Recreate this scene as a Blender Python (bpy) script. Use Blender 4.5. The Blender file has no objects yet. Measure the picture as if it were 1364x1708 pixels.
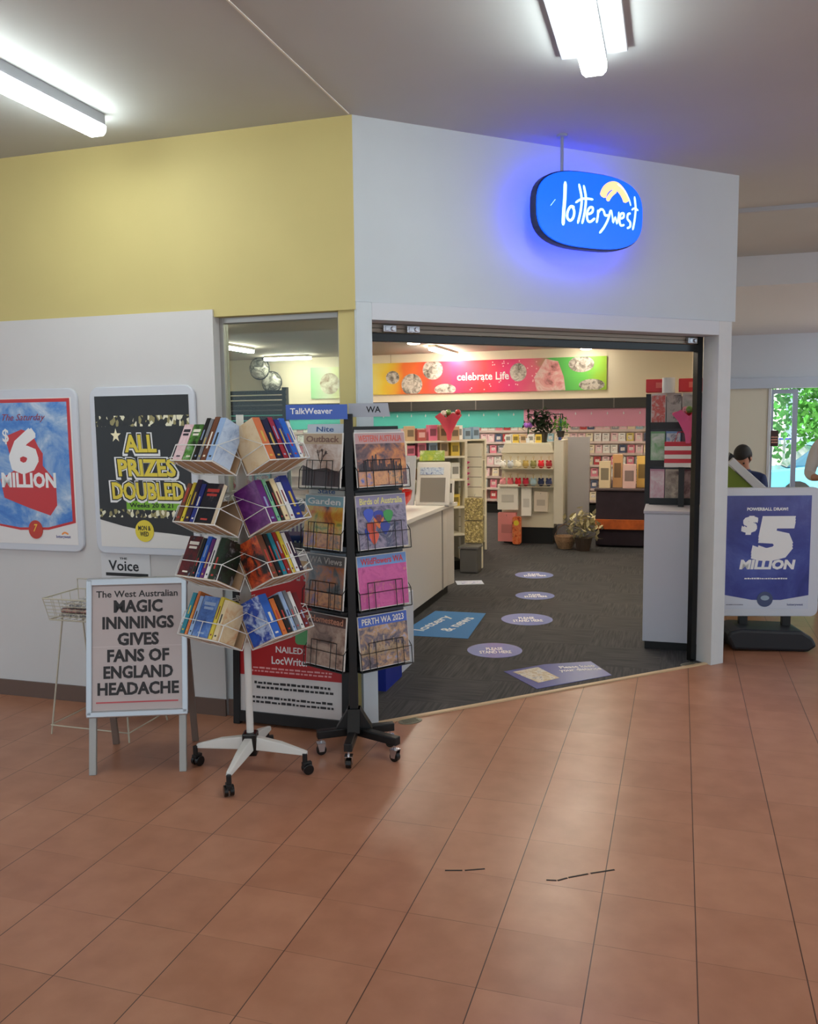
import bpy, bmesh, math, random
from mathutils import Vector, Matrix
random.seed(7)
# ------------------------------------------------------------------ camera, world, light, exposure
scene = bpy.context.scene
COL = scene.collection
CAM_H, F_PX, PITCH, ROLL = 1.63124, 1423.2, 0.105948, -0.0127138
cp, sp, cr, sr = math.cos(PITCH), math.sin(PITCH), math.cos(ROLL), math.sin(ROLL)
FW = Vector((0, cp, -sp)); UP = Vector((-sr, sp * cr, cp * cr)); RT = Vector((cr, sp * sr, cp * sr))
cam_data = bpy.data.cameras.new('camera'); cam = bpy.data.objects.new('camera', cam_data); COL.objects.link(cam)
cam.matrix_world = Matrix(((RT.x, UP.x, -FW.x, 0), (RT.y, UP.y, -FW.y, 0), (RT.z, UP.z, -FW.z, CAM_H), (0, 0, 0, 1)))
cam_data.sensor_fit = 'HORIZONTAL'; cam_data.sensor_width = 36; cam_data.lens = F_PX / 1364 * 36
cam_data.clip_start = .05; cam_data.clip_end = 200
scene.camera = cam
vs = scene.view_settings
vs.view_transform = 'Standard'; vs.look = 'None'; vs.exposure = 0.0; vs.gamma = 1; vs.use_curve_mapping = False

W = bpy.data.worlds.new('world'); scene.world = W; W.use_nodes = True
bg = W.node_tree.nodes['Background']
bg.inputs['Color'].default_value = (.72, .88, 1, 1); bg.inputs['Strength'].default_value = 1.25
HALL_TUBE = 34.0; SHOP_TUBE = 62.0; SUN = 13.0; SIGN = 1.0
sun_d = bpy.data.lights.new('sun', 'SUN'); sun_d.energy = SUN; sun_d.angle = .01; sun_d.color = (1, .95, .86)
sun = bpy.data.objects.new('sun', sun_d); COL.objects.link(sun)
sun.rotation_euler = (math.radians(42), 0, math.radians(25))

# ------------------------------------------------------------------ place frames
A1 = math.radians(-17.0915)                    # left wall / shop axes
A2 = math.radians(26.116)                      # splayed shop front
C0 = Vector((-.2585, 4.4178, 0))
e1 = Vector((math.cos(A1), math.sin(A1), 0)); v1 = Vector((-e1.y, e1.x, 0))
e2 = Vector((math.cos(A2), math.sin(A2), 0)); n2 = Vector((e2.y, -e2.x, 0))
def S(s, t, z=0): return C0 + s * e1 + t * v1 + Vector((0, 0, z))
def Wf(u, d, z=0): return C0 + u * e2 + d * n2 + Vector((0, 0, z))

# ------------------------------------------------------------------ materials
def lin(c):
    return tuple(((x / 255) / 12.92 if x / 255 <= .04045 else ((x / 255 + .055) / 1.055) ** 2.4) for x in c)
MATS = {}
def mat(rgb, rough=.5, metal=0, noise=0, scale=6, emit=0, spec=.5, bump=0, coat=0):
    key = (tuple(rgb), rough, metal, noise, scale, emit, spec, bump, coat)
    if key in MATS: return MATS[key]
    m = bpy.data.materials.new('m'); m.use_nodes = True; nt = m.node_tree; b = nt.nodes['Principled BSDF']
    c = lin(rgb) + (1,)
    b.inputs['Base Color'].default_value = c; b.inputs['Roughness'].default_value = rough
    b.inputs['Metallic'].default_value = metal; b.inputs['Specular IOR Level'].default_value = spec
    if coat: b.inputs['Coat Weight'].default_value = coat; b.inputs['Coat Roughness'].default_value = .12
    if emit:
        b.inputs['Emission Color'].default_value = c; b.inputs['Emission Strength'].default_value = emit
    if noise or bump:
        tc = nt.nodes.new('ShaderNodeTexCoord'); n = nt.nodes.new('ShaderNodeTexNoise')
        n.inputs['Scale'].default_value = scale; n.inputs['Detail'].default_value = 5
        nt.links.new(tc.outputs['Object'], n.inputs['Vector'])
        if noise:
            r = nt.nodes.new('ShaderNodeValToRGB')
            r.color_ramp.elements[0].position = .3; r.color_ramp.elements[1].position = .7
            r.color_ramp.elements[0].color = tuple(x * (1 - noise) for x in c[:3]) + (1,)
            r.color_ramp.elements[1].color = tuple(min(1, x * (1 + noise)) for x in c[:3]) + (1,)
            nt.links.new(n.outputs['Fac'], r.inputs['Fac']); nt.links.new(r.outputs['Color'], b.inputs['Base Color'])
        if bump:
            bp = nt.nodes.new('ShaderNodeBump'); bp.inputs['Strength'].default_value = bump; bp.inputs['Distance'].default_value = .01
            nt.links.new(n.outputs['Fac'], bp.inputs['Height']); nt.links.new(bp.outputs['Normal'], b.inputs['Normal'])
    MATS[key] = m
    return m
def photo(cols, scale=8, rough=.35, kind='noise', seed=0, stretch=(1, 1, 1), emit=0):
    """printed picture: blotches of several inks"""
    key = ('p', tuple(cols), scale, rough, kind, seed, stretch)
    if key in MATS: return MATS[key]
    m = bpy.data.materials.new('print'); m.use_nodes = True; nt = m.node_tree; b = nt.nodes['Principled BSDF']
    b.inputs['Roughness'].default_value = rough
    tc = nt.nodes.new('ShaderNodeTexCoord'); mp = nt.nodes.new('ShaderNodeMapping')
    mp.inputs['Location'].default_value = (seed * 3.7, seed * 1.3, seed * 2.1); mp.inputs['Scale'].default_value = stretch
    nt.links.new(tc.outputs['Object'], mp.inputs['Vector'])
    if kind == 'voronoi':
        n = nt.nodes.new('ShaderNodeTexVoronoi'); out = n.outputs['Color']; n.inputs['Scale'].default_value = scale
        sep = nt.nodes.new('ShaderNodeSeparateColor'); nt.links.new(out, sep.inputs[0]); out = sep.outputs[0]
    else:
        n = nt.nodes.new('ShaderNodeTexNoise'); n.inputs['Scale'].default_value = scale; n.inputs['Detail'].default_value = 6
        n.inputs['Roughness'].default_value = .65; n.inputs['Distortion'].default_value = .6; out = n.outputs['Fac']
    nt.links.new(mp.outputs['Vector'], n.inputs['Vector'])
    r = nt.nodes.new('ShaderNodeValToRGB'); r.color_ramp.interpolation = 'CONSTANT' if kind == 'voronoi' else 'LINEAR'
    k = len(cols); lo, hi = (0, 1) if kind == 'voronoi' else (.3, .7)
    for i, c in enumerate(cols):
        p = lo + (hi - lo) * i / (k if kind == 'voronoi' else max(1, k - 1))
        el = r.color_ramp.elements[i] if i < 2 else r.color_ramp.elements.new(p)
        el.position = p; el.color = lin(c) + (1,)
    nt.links.new(out, r.inputs['Fac']); nt.links.new(r.outputs['Color'], b.inputs['Base Color'])
    MATS[key] = m
    return m
def glass(tint=(235, 245, 242), refl=.08):
    m = bpy.data.materials.new('glass'); m.use_nodes = True; nt = m.node_tree; nt.nodes.clear()
    o = nt.nodes.new('ShaderNodeOutputMaterial'); t = nt.nodes.new('ShaderNodeBsdfTransparent'); g = nt.nodes.new('ShaderNodeBsdfGlossy')
    t.inputs[0].default_value = lin(tint) + (1,); g.inputs['Roughness'].default_value = .02
    lw = nt.nodes.new('ShaderNodeFresnel'); lw.inputs['IOR'].default_value = 1.45
    mx = nt.nodes.new('ShaderNodeMixShader'); nt.links.new(lw.outputs[0], mx.inputs[0])
    nt.links.new(t.outputs[0], mx.inputs[1]); nt.links.new(g.outputs[0], mx.inputs[2]); nt.links.new(mx.outputs[0], o.inputs['Surface'])
    return m
WHITE = mat((214, 218, 224), .55); CREAM = mat((222, 214, 192), .5); BLACK = mat((14, 14, 15), .45); BLACKG = mat((12, 12, 13), .22)
CHROME = mat((200, 200, 205), .25, 1); SILVER = mat((185, 188, 192), .32, .75); WIREW = mat((222, 222, 218), .35)
TAN = mat((190, 158, 124), .7, noise=.08); PAGES = mat((226, 212, 182), .8); WPRINT = mat((236, 236, 236), .4)
GLASS = glass()

# ------------------------------------------------------------------ mesh builder
class MB:
    def __init__(s): s.v = []; s.f = []; s.m = []
    def add(s, vs_, fs, mi=0, M=None):
        o = len(s.v)
        s.v += [tuple(M @ Vector(p)) if M else tuple(p) for p in vs_]
        s.f += [tuple(i + o for i in f) for f in fs]; s.m += [mi] * len(fs); return s
    def box(s, x0, x1, y0, y1, z0, z1, mi=0, M=None):
        return s.add([(x0, y0, z0), (x1, y0, z0), (x1, y1, z0), (x0, y1, z0), (x0, y0, z1), (x1, y0, z1), (x1, y1, z1), (x0, y1, z1)],
                     [(0, 3, 2, 1), (4, 5, 6, 7), (0, 1, 5, 4), (1, 2, 6, 5), (2, 3, 7, 6), (3, 0, 4, 7)], mi, M)
    def prism(s, poly, y0, y1, mi=0, M=None):
        """poly in x,z ; extruded along y"""
        a = sum(poly[i][0] * poly[(i + 1) % len(poly)][1] - poly[(i + 1) % len(poly)][0] * poly[i][1] for i in range(len(poly)))
        if a < 0: poly = poly[::-1]
        n = len(poly)
        return s.add([(x, y0, z) for x, z in poly] + [(x, y1, z) for x, z in poly],
                     [tuple(range(n)), tuple(range(2 * n - 1, n - 1, -1))] + [(i, i + n, (i + 1) % n + n, (i + 1) % n) for i in range(n)], mi, M)
    def slab(s, pts, z0, z1, mi=0):
        """pts footprint in x,y"""
        a = sum(pts[i][0] * pts[(i + 1) % len(pts)][1] - pts[(i + 1) % len(pts)][0] * pts[i][1] for i in range(len(pts)))
        if a < 0: pts = pts[::-1]
        n = len(pts)
        return s.add([(p[0], p[1], z0) for p in pts] + [(p[0], p[1], z1) for p in pts],
                     [tuple(range(n - 1, -1, -1)), tuple(range(n, 2 * n))] + [(i, (i + 1) % n, (i + 1) % n + n, i + n) for i in range(n)], mi)
    def tube(s, pts, r, n=6, mi=0, M=None, r1=None, closed=False):
        pts = [Vector(p) for p in pts]; rings = []
        if closed: pts = pts + [pts[0]]
        for i, p in enumerate(pts):
            if i == 0: d = pts[1] - p
            elif i == len(pts) - 1: d = p - pts[i - 1]
            else: d = (pts[i + 1] - p).normalized() + (p - pts[i - 1]).normalized()
            d = d.normalized() if d.length > 1e-9 else Vector((0, 0, 1))
            a = d.cross(Vector((0, 0, 1)) if abs(d.z) < .9 else Vector((1, 0, 0))).normalized(); b = d.cross(a)
            rr = r if r1 is None else r + (r1 - r) * i / (len(pts) - 1)
            rings.append([p + (a * math.cos(2 * math.pi * k / n) + b * math.sin(2 * math.pi * k / n)) * rr for k in range(n)])
        vs_ = [q for g in rings for q in g]; fs = []
        for i in range(len(rings) - 1):
            for k in range(n):
                fs.append((i * n + k, i * n + (k + 1) % n, (i + 1) * n + (k + 1) % n, (i + 1) * n + k))
        fs.append(tuple(range(n - 1, -1, -1))); fs.append(tuple(range((len(rings) - 1) * n, len(rings) * n)))
        return s.add(vs_, fs, mi, M)
    def lathe(s, prof, n=16, mi=0, M=None):
        vs_ = [(r * math.cos(2 * math.pi * k / n), r * math.sin(2 * math.pi * k / n), z) for r, z in prof for k in range(n)]
        fs = [(i * n + k, i * n + (k + 1) % n, (i + 1) * n + (k + 1) % n, (i + 1) * n + k) for i in range(len(prof) - 1) for k in range(n)]
        fs.append(tuple(range(n - 1, -1, -1))); fs.append(tuple(range((len(prof) - 1) * n, len(prof) * n)))
        return s.add(vs_, fs, mi, M)
    def ball(s, c, r, n=10, mi=0, sc=(1, 1, 1)):
        prof = [(max(1e-4, r * math.sin(math.pi * i / n)), -r * math.cos(math.pi * i / n)) for i in range(n + 1)]
        return s.lathe(prof, n + 2, mi, Matrix.Translation(c) @ Matrix.Diagonal(sc + (1,)))
    def build(s, name, mats, parent=None, bevel=0, smooth=False, loc=None, rz=0, M=None):
        me = bpy.data.meshes.new(name); me.from_pydata(s.v, [], s.f)
        mats = mats if isinstance(mats, (list, tuple)) else [mats]
        for m in mats: me.materials.append(m)
        me.polygons.foreach_set('material_index', s.m)
        if smooth: me.polygons.foreach_set('use_smooth', [True] * len(s.f))
        me.update()
        o = bpy.data.objects.new(name, me); COL.objects.link(o)
        if parent is not None: o.parent = parent
        if loc is not None: o.location = loc; o.rotation_euler = (0, 0, rz)
        if M is not None: o.matrix_world = M
        if bevel:
            b = o.modifiers.new('bevel', 'BEVEL'); b.width = bevel; b.segments = 2; b.limit_method = 'ANGLE'
        if smooth and hasattr(me, 'set_sharp_from_angle'): me.set_sharp_from_angle(angle=math.radians(40))
        return o
def tag(o, label, cat, group=None, kind=None):
    if label: o['label'] = label
    if cat: o['category'] = cat
    if group: o['group'] = group
    if kind: o['kind'] = kind
    return o
def thing(name, label, cat, loc=(0, 0, 0), rz=0, group=None, M=None):
    o = bpy.data.objects.new(name, None); o.empty_display_size = .1; COL.objects.link(o)
    if M is not None: o.matrix_world = M
    else: o.location = loc; o.rotation_euler = (0, 0, rz)
    return tag(o, label, cat, group)
def struct(o): o['kind'] = 'structure'; return o
def copy_tree(o, parent=None):
    c = o.copy(); COL.objects.link(c)
    if parent is not None: c.parent = parent
    for ch in list(o.children): copy_tree(ch, c)
    return c
def rrect(x0, x1, z0, z1, r, n=6):
    p = []
    for cx, cz, a0 in ((x1 - r, z1 - r, 0), (x0 + r, z1 - r, 90), (x0 + r, z0 + r, 180), (x1 - r, z0 + r, 270)):
        for k in range(n + 1):
            a = math.radians(a0 + 90 * k / n); p.append((cx + r * math.cos(a), cz + r * math.sin(a)))
    return p
def ell(cx, cz, rx, rz, n=24): return [(cx + rx * math.cos(2 * math.pi * k / n), cz + rz * math.sin(2 * math.pi * k / n)) for k in range(n)]
def text(body, cx, cz, w, h, y, m, parent, name='lettering', shear=0, bold=.02, depth=.0006, M=None, label=None, space=1):
    """flat lettering facing -y, centred at cx,cz, fitted to w x h"""
    cu = bpy.data.curves.new('t', 'FONT'); cu.body = body; cu.align_x = 'CENTER'; cu.size = 1; cu.shear = shear
    cu.offset = min(bold, .018); cu.extrude = .01; cu.resolution_u = 2; cu.space_line = .9; cu.space_character = space
    t = bpy.data.objects.new('t', cu); COL.objects.link(t)
    bpy.context.view_layer.update()
    me = bpy.data.meshes.new_from_object(t.evaluated_get(bpy.context.evaluated_depsgraph_get()))
    bpy.data.objects.remove(t)
    xs = [v.co.x for v in me.vertices]; ys = [v.co.y for v in me.vertices]
    if not xs: return None
    mx, my, sx, sy = (min(xs) + max(xs)) / 2, (min(ys) + max(ys)) / 2, w / (max(xs) - min(xs)), h / (max(ys) - min(ys))
    for v in me.vertices:
        a, b, c = v.co
        v.co = (cx + (a - mx) * sx, y - (c / .01) * depth, cz + (b - my) * sy)
    if bold > .03:
        k_ = (bold - .018) * min(sx * .9, sy) ; n0 = len(me.vertices); V0 = [v.co[:] for v in me.vertices]; F0 = [tuple(p_.vertices) for p_ in me.polygons]
        offs = [(-k_, -k_), (k_, -k_), (-k_, k_), (k_, k_), (-k_, 0), (k_, 0)]
        me = bpy.data.meshes.new(name)
        me.from_pydata([(x_ + a_, y_ - .00004 * (a_ > 0) - .00008 * (b_ > 0) - .00016 * (b_ == 0), z_ + b_) for a_, b_ in offs for x_, y_, z_ in V0], [], [tuple(i + j * n0 for i in f) for j in range(len(offs)) for f in F0])
    me.materials.clear(); me.materials.append(m); me.name = name
    o = bpy.data.objects.new(name, me); COL.objects.link(o); o.parent = parent
    if M is not None: o.matrix_local = M
    if label: o['label'] = label
    return o
def ribbon(mb, pts, w, y0, y1, mi=0, taper=True):
    """brush stroke through pts (x,z) with width w"""
    if len(pts) > 2:
        q = []; P_ = [pts[0]] + list(pts) + [pts[-1]]
        for i in range(1, len(P_) - 2):
            for t in (0, .25, .5, .75):
                c = [.5 * (2 * P_[i][d] + (P_[i + 1][d] - P_[i - 1][d]) * t + (2 * P_[i - 1][d] - 5 * P_[i][d] + 4 * P_[i + 1][d] - P_[i + 2][d]) * t * t + (3 * P_[i][d] - P_[i - 1][d] - 3 * P_[i + 1][d] + P_[i + 2][d]) * t ** 3) for d in (0, 1)]
                q.append(tuple(c))
        pts = q + [pts[-1]]
    n = len(pts); L = []; R = []
    for i, (x, z) in enumerate(pts):
        a = pts[max(0, i - 1)]; b = pts[min(n - 1, i + 1)]; d = Vector((b[0] - a[0], b[1] - a[1])).normalized()
        ww = w / 2 * ((.45 if i in (0, n - 1) else 1) if taper else 1)
        L.append((x - d.y * ww, z + d.x * ww)); R.append((x + d.y * ww, z - d.x * ww))
    for i in range(n - 1): mb.prism([L[i], L[i + 1], R[i + 1], R[i]], y0, y1, mi)
def scribble(cx, cz, w, h, rows, y, m, parent, name='small_print', seed=1):
    """unreadably small print as short dashes"""
    rnd = random.Random(seed); mb = MB()
    for r in range(rows):
        x = cx - w / 2 + rnd.random() * w * .1; z = cz + h / 2 - (r + .5) * h / rows; hh = h / rows * .28
        while x < cx + w / 2 - w * .05 * rnd.random():
            l = w * (.02 + .05 * rnd.random()); mb.box(x, min(x + l, cx + w / 2), y - .0006, y, z - hh, z + hh * (.4 + .6 * rnd.random())); x += l + w * .014
    return mb.build(name, m, parent)

# ------------------------------------------------------------------ setting: floor
def floor_mat():
    m = bpy.data.materials.new('vinyl_tiles'); m.use_nodes = True; nt = m.node_tree; b = nt.nodes['Principled BSDF']; N = nt.nodes.new; L = nt.links.new
    tc = N('ShaderNodeTexCoord'); sc = N('ShaderNodeVectorMath'); sc.operation = 'MULTIPLY'; sc.inputs[1].default_value = (1 / .305, 1 / .305, 0)
    L(tc.outputs['Object'], sc.inputs[0])
    fr = N('ShaderNodeVectorMath'); fr.operation = 'FRACTION'; L(sc.outputs[0], fr.inputs[0])
    fl = N('ShaderNodeVectorMath'); fl.operation = 'FLOOR'; L(sc.outputs[0], fl.inputs[0])
    sep = N('ShaderNodeSeparateXYZ'); L(fr.outputs[0], sep.inputs[0])
    def edge(o, w):
        a = N('ShaderNodeMath'); a.operation = 'SUBTRACT'; a.inputs[1].default_value = .5; L(o, a.inputs[0])
        c = N('ShaderNodeMath'); c.operation = 'ABSOLUTE'; L(a.outputs[0], c.inputs[0])
        g = N('ShaderNodeMath'); g.operation = 'GREATER_THAN'; g.inputs[1].default_value = .5 - w; L(c.outputs[0], g.inputs[0]); return g.outputs[0]
    gx, gy = edge(sep.outputs[0], .0058), edge(sep.outputs[1], .0036)
    # joints fade in and out
    n0 = N('ShaderNodeTexNoise'); n0.inputs['Scale'].default_value = 2.2; L(tc.outputs['Object'], n0.inputs['Vector'])
    rr = N('ShaderNodeMapRange'); rr.inputs[1].default_value = .35; rr.inputs[2].default_value = .6; L(n0.outputs['Fac'], rr.inputs[0])
    my = N('ShaderNodeMath'); my.operation = 'MULTIPLY'; L(gy, my.inputs[0]); L(rr.outputs[0], my.inputs[1])
    my2 = N('ShaderNodeMath'); my2.operation = 'MULTIPLY'; my2.inputs[1].default_value = .8; L(my.outputs[0], my2.inputs[0])
    mx = N('ShaderNodeMath'); mx.operation = 'MAXIMUM'; L(gx, mx.inputs[0]); L(my2.outputs[0], mx.inputs[1])
    wn = N('ShaderNodeTexWhiteNoise'); L(fl.outputs[0], wn.inputs['Vector'])
    n1 = N('ShaderNodeTexNoise'); n1.inputs['Scale'].default_value = 7; n1.inputs['Detail'].default_value = 8; L(tc.outputs['Object'], n1.inputs['Vector'])
    ad = N('ShaderNodeMath'); ad.operation = 'MULTIPLY_ADD'; ad.inputs[1].default_value = .25; L(wn.outputs['Value'], ad.inputs[0]); L(n1.outputs['Fac'], ad.inputs[2])
    rp = N('ShaderNodeValToRGB'); rp.color_ramp.elements[0].position = .4; rp.color_ramp.elements[1].position = .9
    rp.color_ramp.elements[0].color = lin((162, 110, 84)) + (1,); rp.color_ramp.elements[1].color = lin((181, 128, 101)) + (1,)
    L(ad.outputs[0], rp.inputs[0])
    mixc = N('ShaderNodeMix'); mixc.data_type = 'RGBA'; mixc.inputs['B'].default_value = lin((72, 44, 34)) + (1,)
    L(mx.outputs[0], mixc.inputs['Factor']); L(rp.outputs[0], mixc.inputs['A']); L(mixc.outputs['Result'], b.inputs['Base Color'])
    n2_ = N('ShaderNodeTexNoise'); n2_.inputs['Scale'].default_value = 1.6; n2_.inputs['Detail'].default_value = 1; L(tc.outputs['Object'], n2_.inputs['Vector'])
    mr = N('ShaderNodeMapRange'); mr.inputs[1].default_value = .2; mr.inputs[2].default_value = .8; mr.inputs[3].default_value = .27; mr.inputs[4].default_value = .36; L(n2_.outputs['Fac'], mr.inputs[0])
    L(mr.outputs[0], b.inputs['Roughness'])
    bp = N('ShaderNodeBump'); bp.inputs['Strength'].default_value = .05; bp.inputs['Distance'].default_value = .02; L(n2_.outputs['Fac'], bp.inputs['Height']); L(bp.outputs[0], b.inputs['Normal'])
    b.inputs['Specular IOR Level'].default_value = .45
    return m
TY, TX0, TY0 = -.30789, 1.1406, 2.3213
def tile_local(p):
    dx, dy = p.x - TX0, p.y - TY0; return (dx * math.cos(TY) + dy * math.sin(TY), -dx * math.sin(TY) + dy * math.cos(TY))
hall = [S(-8, .12), S(-8, -9), S(9, -9), S(9, 10.1), S(1.86, 10.1), S(1.86, 1.8)]
hall += [Wf(2.6, -.03), Wf(0, -.03), S(-.05, .12)]
struct(MB().slab([tile_local(p) for p in hall], -.1, 0).build('floor', floor_mat(), loc=(TX0, TY0, 0), rz=TY))

def carpet_mat():
    m = bpy.data.materials.new('carpet'); m.use_nodes = True; nt = m.node_tree; b = nt.nodes['Principled BSDF']; N = nt.nodes.new; L = nt.links.new
    tc = N('ShaderNodeTexCoord'); ck = N('ShaderNodeTexChecker'); ck.inputs['Scale'].default_value = 2.0; L(tc.outputs['Object'], ck.inputs['Vector'])
    outs = []
    for st in ((60, 3, 1), (3, 60, 1)):
        mp = N('ShaderNodeMapping'); mp.inputs['Scale'].default_value = st; L(tc.outputs['Object'], mp.inputs['Vector'])
        n = N('ShaderNodeTexNoise'); n.inputs['Scale'].default_value = 1.2; n.inputs['Detail'].default_value = 5; L(mp.outputs[0], n.inputs['Vector']); outs.append(n.outputs['Fac'])
    mx = N('ShaderNodeMix'); L(ck.outputs['Fac'], mx.inputs['Factor']); L(outs[0], mx.inputs['A']); L(outs[1], mx.inputs['B'])
    rp = N('ShaderNodeValToRGB'); rp.color_ramp.elements[0].position = .35; rp.color_ramp.elements[1].position = .68
    rp.color_ramp.elements[0].color = lin((50, 50, 54)) + (1,); rp.color_ramp.elements[1].color = lin((78, 77, 78)) + (1,)
    L(mx.outputs['Result'], rp.inputs[0]); L(rp.outputs[0], b.inputs['Base Color']); b.inputs['Roughness'].default_value = .75
    b.inputs['Specular IOR Level'].default_value = .25
    return m
carpet = [(-.05, .12), (-7.5, .12), (-7.5, 11.1), (1.86, 11.1), (1.86, 1.8)]
inner = [S(*p) for p in carpet] + [Wf(2.6, -.03), Wf(0, -.03)]
loc2 = [((p - C0).dot(e1), (p - C0).dot(v1)) for p in inner]
struct(MB().slab(loc2, -.1, .002).build('floor_shop', carpet_mat(), loc=C0, rz=A1))
struct(MB().box(.08, 2.5, -.015, .015, 0, .008).build('trim_1', mat((206, 178, 140), .4), loc=Wf(0, -.03), rz=A2))
# scuffs on the vinyl
def F(px, py, z=0):
    d = FW + RT * ((px - 682) / F_PX) + UP * ((854 - py) / F_PX); return Vector((0, 0, CAM_H)) + d * ((z - CAM_H) / d.z)
for pts, lab in (([(911, 1468), (930, 1469), (948, 1464), (985, 1457), (1030, 1450)], 'long dark rubber scuff mark on the tiles in front of the entrance'),
                 ([(742, 1452), (775, 1452), (813, 1449)], 'short dark rubber scuff mark on the tiles left of the long one')):
    mb = MB(); P = [F(*p) for p in pts]
    for a, b in zip(P, P[1:]):
        d = (b - a).normalized(); k = Vector((-d.y, d.x, 0)) * .0035; q = b - (b - a) * .12
        mb.slab([(a - k)[:2], (q - k)[:2], (q + k)[:2], (a + k)[:2]], .0, .0012)
    tag(mb.build('scuff_mark', mat((40, 32, 30), .8)), lab, 'scuff mark')

# ------------------------------------------------------------------ setting: walls and ceilings
CEIL = mat((184, 188, 188), .75, noise=.03, scale=1.5)
WALLW = mat((198, 206, 210), .7, noise=.025, scale=2); YEL = mat((200, 185, 122), .7, noise=.03, scale=2); SHOPW = mat((228, 216, 192), .7)
HZ = 3.148; SZ = 2.86
def fp(pts, z0, z1, name, m, bevel=0): return struct(MB().slab([(p.x, p.y) for p in pts], z0, z1).build(name, m, bevel=bevel))
fp([S(-8, .12), S(-8, -9), S(9, -9), S(9, 4.75), S(1.87, 4.75), S(1.87, 1.9), Wf(2.64, -.06), Wf(0, -.06), S(-.05, .12)], HZ, HZ + .2, 'ceiling', CEIL)
fp([S(1.88, 4.75), S(9, 4.75), S(9, 10.1), S(1.88, 10.1)], SZ + .01, HZ + .2, 'ceiling_lobby', mat((206, 210, 216), .7))
fp([S(-7.5, .12), S(-7.5, 11.2), S(1.86, 11.2), S(1.86, 1.95), Wf(2.5, -.14), Wf(.06, -.14)], SZ, SZ + .12, 'ceiling_shop', mat((200, 186, 172), .75))
# ceiling joint strips
struct(MB().box(-.004, .004, -5, -.02, -.004, 0).build('trim_2', mat((226, 222, 214), .5), loc=S(-.01, 0, HZ), rz=A1))
struct(MB().box(0, 7, -.02, .02, -.03, 0).build('trim_3', mat((170, 174, 182), .5), loc=S(1.98, 2.75, HZ), rz=A1))
# yellow bulkhead, white panel below, window bay, yellow pier
fp([S(-8, 0), S(0, 0), S(-.0475, .12), S(-8, .12)], 2.2, HZ, 'wall_left', YEL)
fp([S(-8, -.012), S(-.81, -.012), S(-.81, .12), S(-8, .12)], 0, 2.238, 'wall_left_lower', mat((208, 206, 205), .7, noise=.025, scale=2))
fp([S(-.81, .005), S(-.10, .005), S(-.10, .12), S(-.81, .12)], 0, .86, 'wall_left_sill', WALLW)
fp([S(-.10, .012), S(-.0, .012), S(-.0475, .12), S(-.10, .12)], 0, 2.2, 'wall_left_pier', YEL)
struct(MB().box(-7.2, 0, -.012, 0, 0, .095).build('baseboard_left', mat((104, 82, 72), .6), loc=S(-.81, -.012), rz=A1))
struct(MB().box(0, .7, -.012, 0, 0, .095).build('baseboard_bay', mat((104, 82, 72), .6), loc=S(-.80, .004), rz=A1))
# window
wfm = mat((176, 176, 172), .35, .6)
wf = struct(MB().box(-.81, -.785, .055, .11, .86, 2.2).box(-.12, -.1, .055, .11, .86, 2.2).box(-.785, -.12, .055, .11, .86, .9).box(-.785, -.12, .055, .11, 2.17, 2.2).build('window_1', wfm, loc=C0, rz=A1, bevel=.002))
MB().box(-.785, -.12, .08, .086, .9, 2.17).build('window_pane', GLASS, wf)
# white splayed front
def wbox(name, u0, u1, d0, d1, z0, z1, m, bevel=0):
    return struct(MB().box(u0, u1, -d1, -d0, z0, z1).build(name, m, loc=C0, rz=A2, bevel=bevel))
fp([Wf(0, 0), Wf(2.64, 0), Wf(2.64, -.12), S(-.0475, .12)], 2.24, HZ, 'wall_right', WALLW)
wbox('trim_4', 0.0, .085, -.1, .012, 0, 2.238, mat((200, 209, 214), .55, noise=.03, scale=9), .002)
wbox('trim_5', 2.49, 2.6, -.12, .012, 0, 2.238, mat((206, 208, 208), .55, noise=.03, scale=9), .002)
wbox('trim_6', .085, 2.49, -.12, .012, 2.15, 2.238, mat((206, 210, 216), .55), .002)
# shutter housing, black rails
sh = thing('roller_shutter', 'grey ribbed roller shutter housing with black rails inside the shop entrance', 'shutter', C0, A2)
mb = MB()
for k in range(5): mb.box(.12, 2.488, .125, .20 - .006 * (k % 2), 2.105 + k * .022, 2.105 + k * .022 + .019)
mb.build('housing', mat((150, 140, 126), .45, .3), sh)
MB().box(.12, 2.445, .118, .16, 2.055, 2.1).build('bottom_rail', BLACKG, sh, bevel=.003)
MB().box(2.445, 2.489, .12, .16, 0, 2.15).build('side_rail', BLACKG, sh)
MB().box(.085, .1, .13, .19, 0, 2.15).build('side_rail', mat((120, 120, 120), .4, .5), sh)
for u in (.2, .34, 2.34):
    b = MB().box(u, u + .075, .098, .118, 2.105, 2.14).box(u + .01, u + .03, .092, .1, 2.11, 2.135).tube([(u + .055, .098, 2.122), (u + .055, .088, 2.122)], .012, 10)
    b.build('latch', CHROME, sh, bevel=.002)
# shop interior walls
fp([S(-7.5, 11.08), S(1.855, 11.08), S(1.855, 11.2), S(-7.5, 11.2)], 0, SZ, 'wall_shop_back', SHOPW)
fp([S(1.855, 1.90), S(1.895, 1.90), S(1.895, 11.2), S(1.855, 11.2)], 0, HZ, 'wall_shop_right', SHOPW)
fp([S(-7.6, .12), S(-7.5, .12), S(-7.5, 11.2), S(-7.6, 11.2)], 0, SZ, 'wall_shop_left', SHOPW)
struct(MB().box(-.006, .006, -.012, 0, 2.7, SZ).build('trim_7', mat((190, 172, 144), .6), loc=S(-3.45, 11.08), rz=A1))
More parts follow.
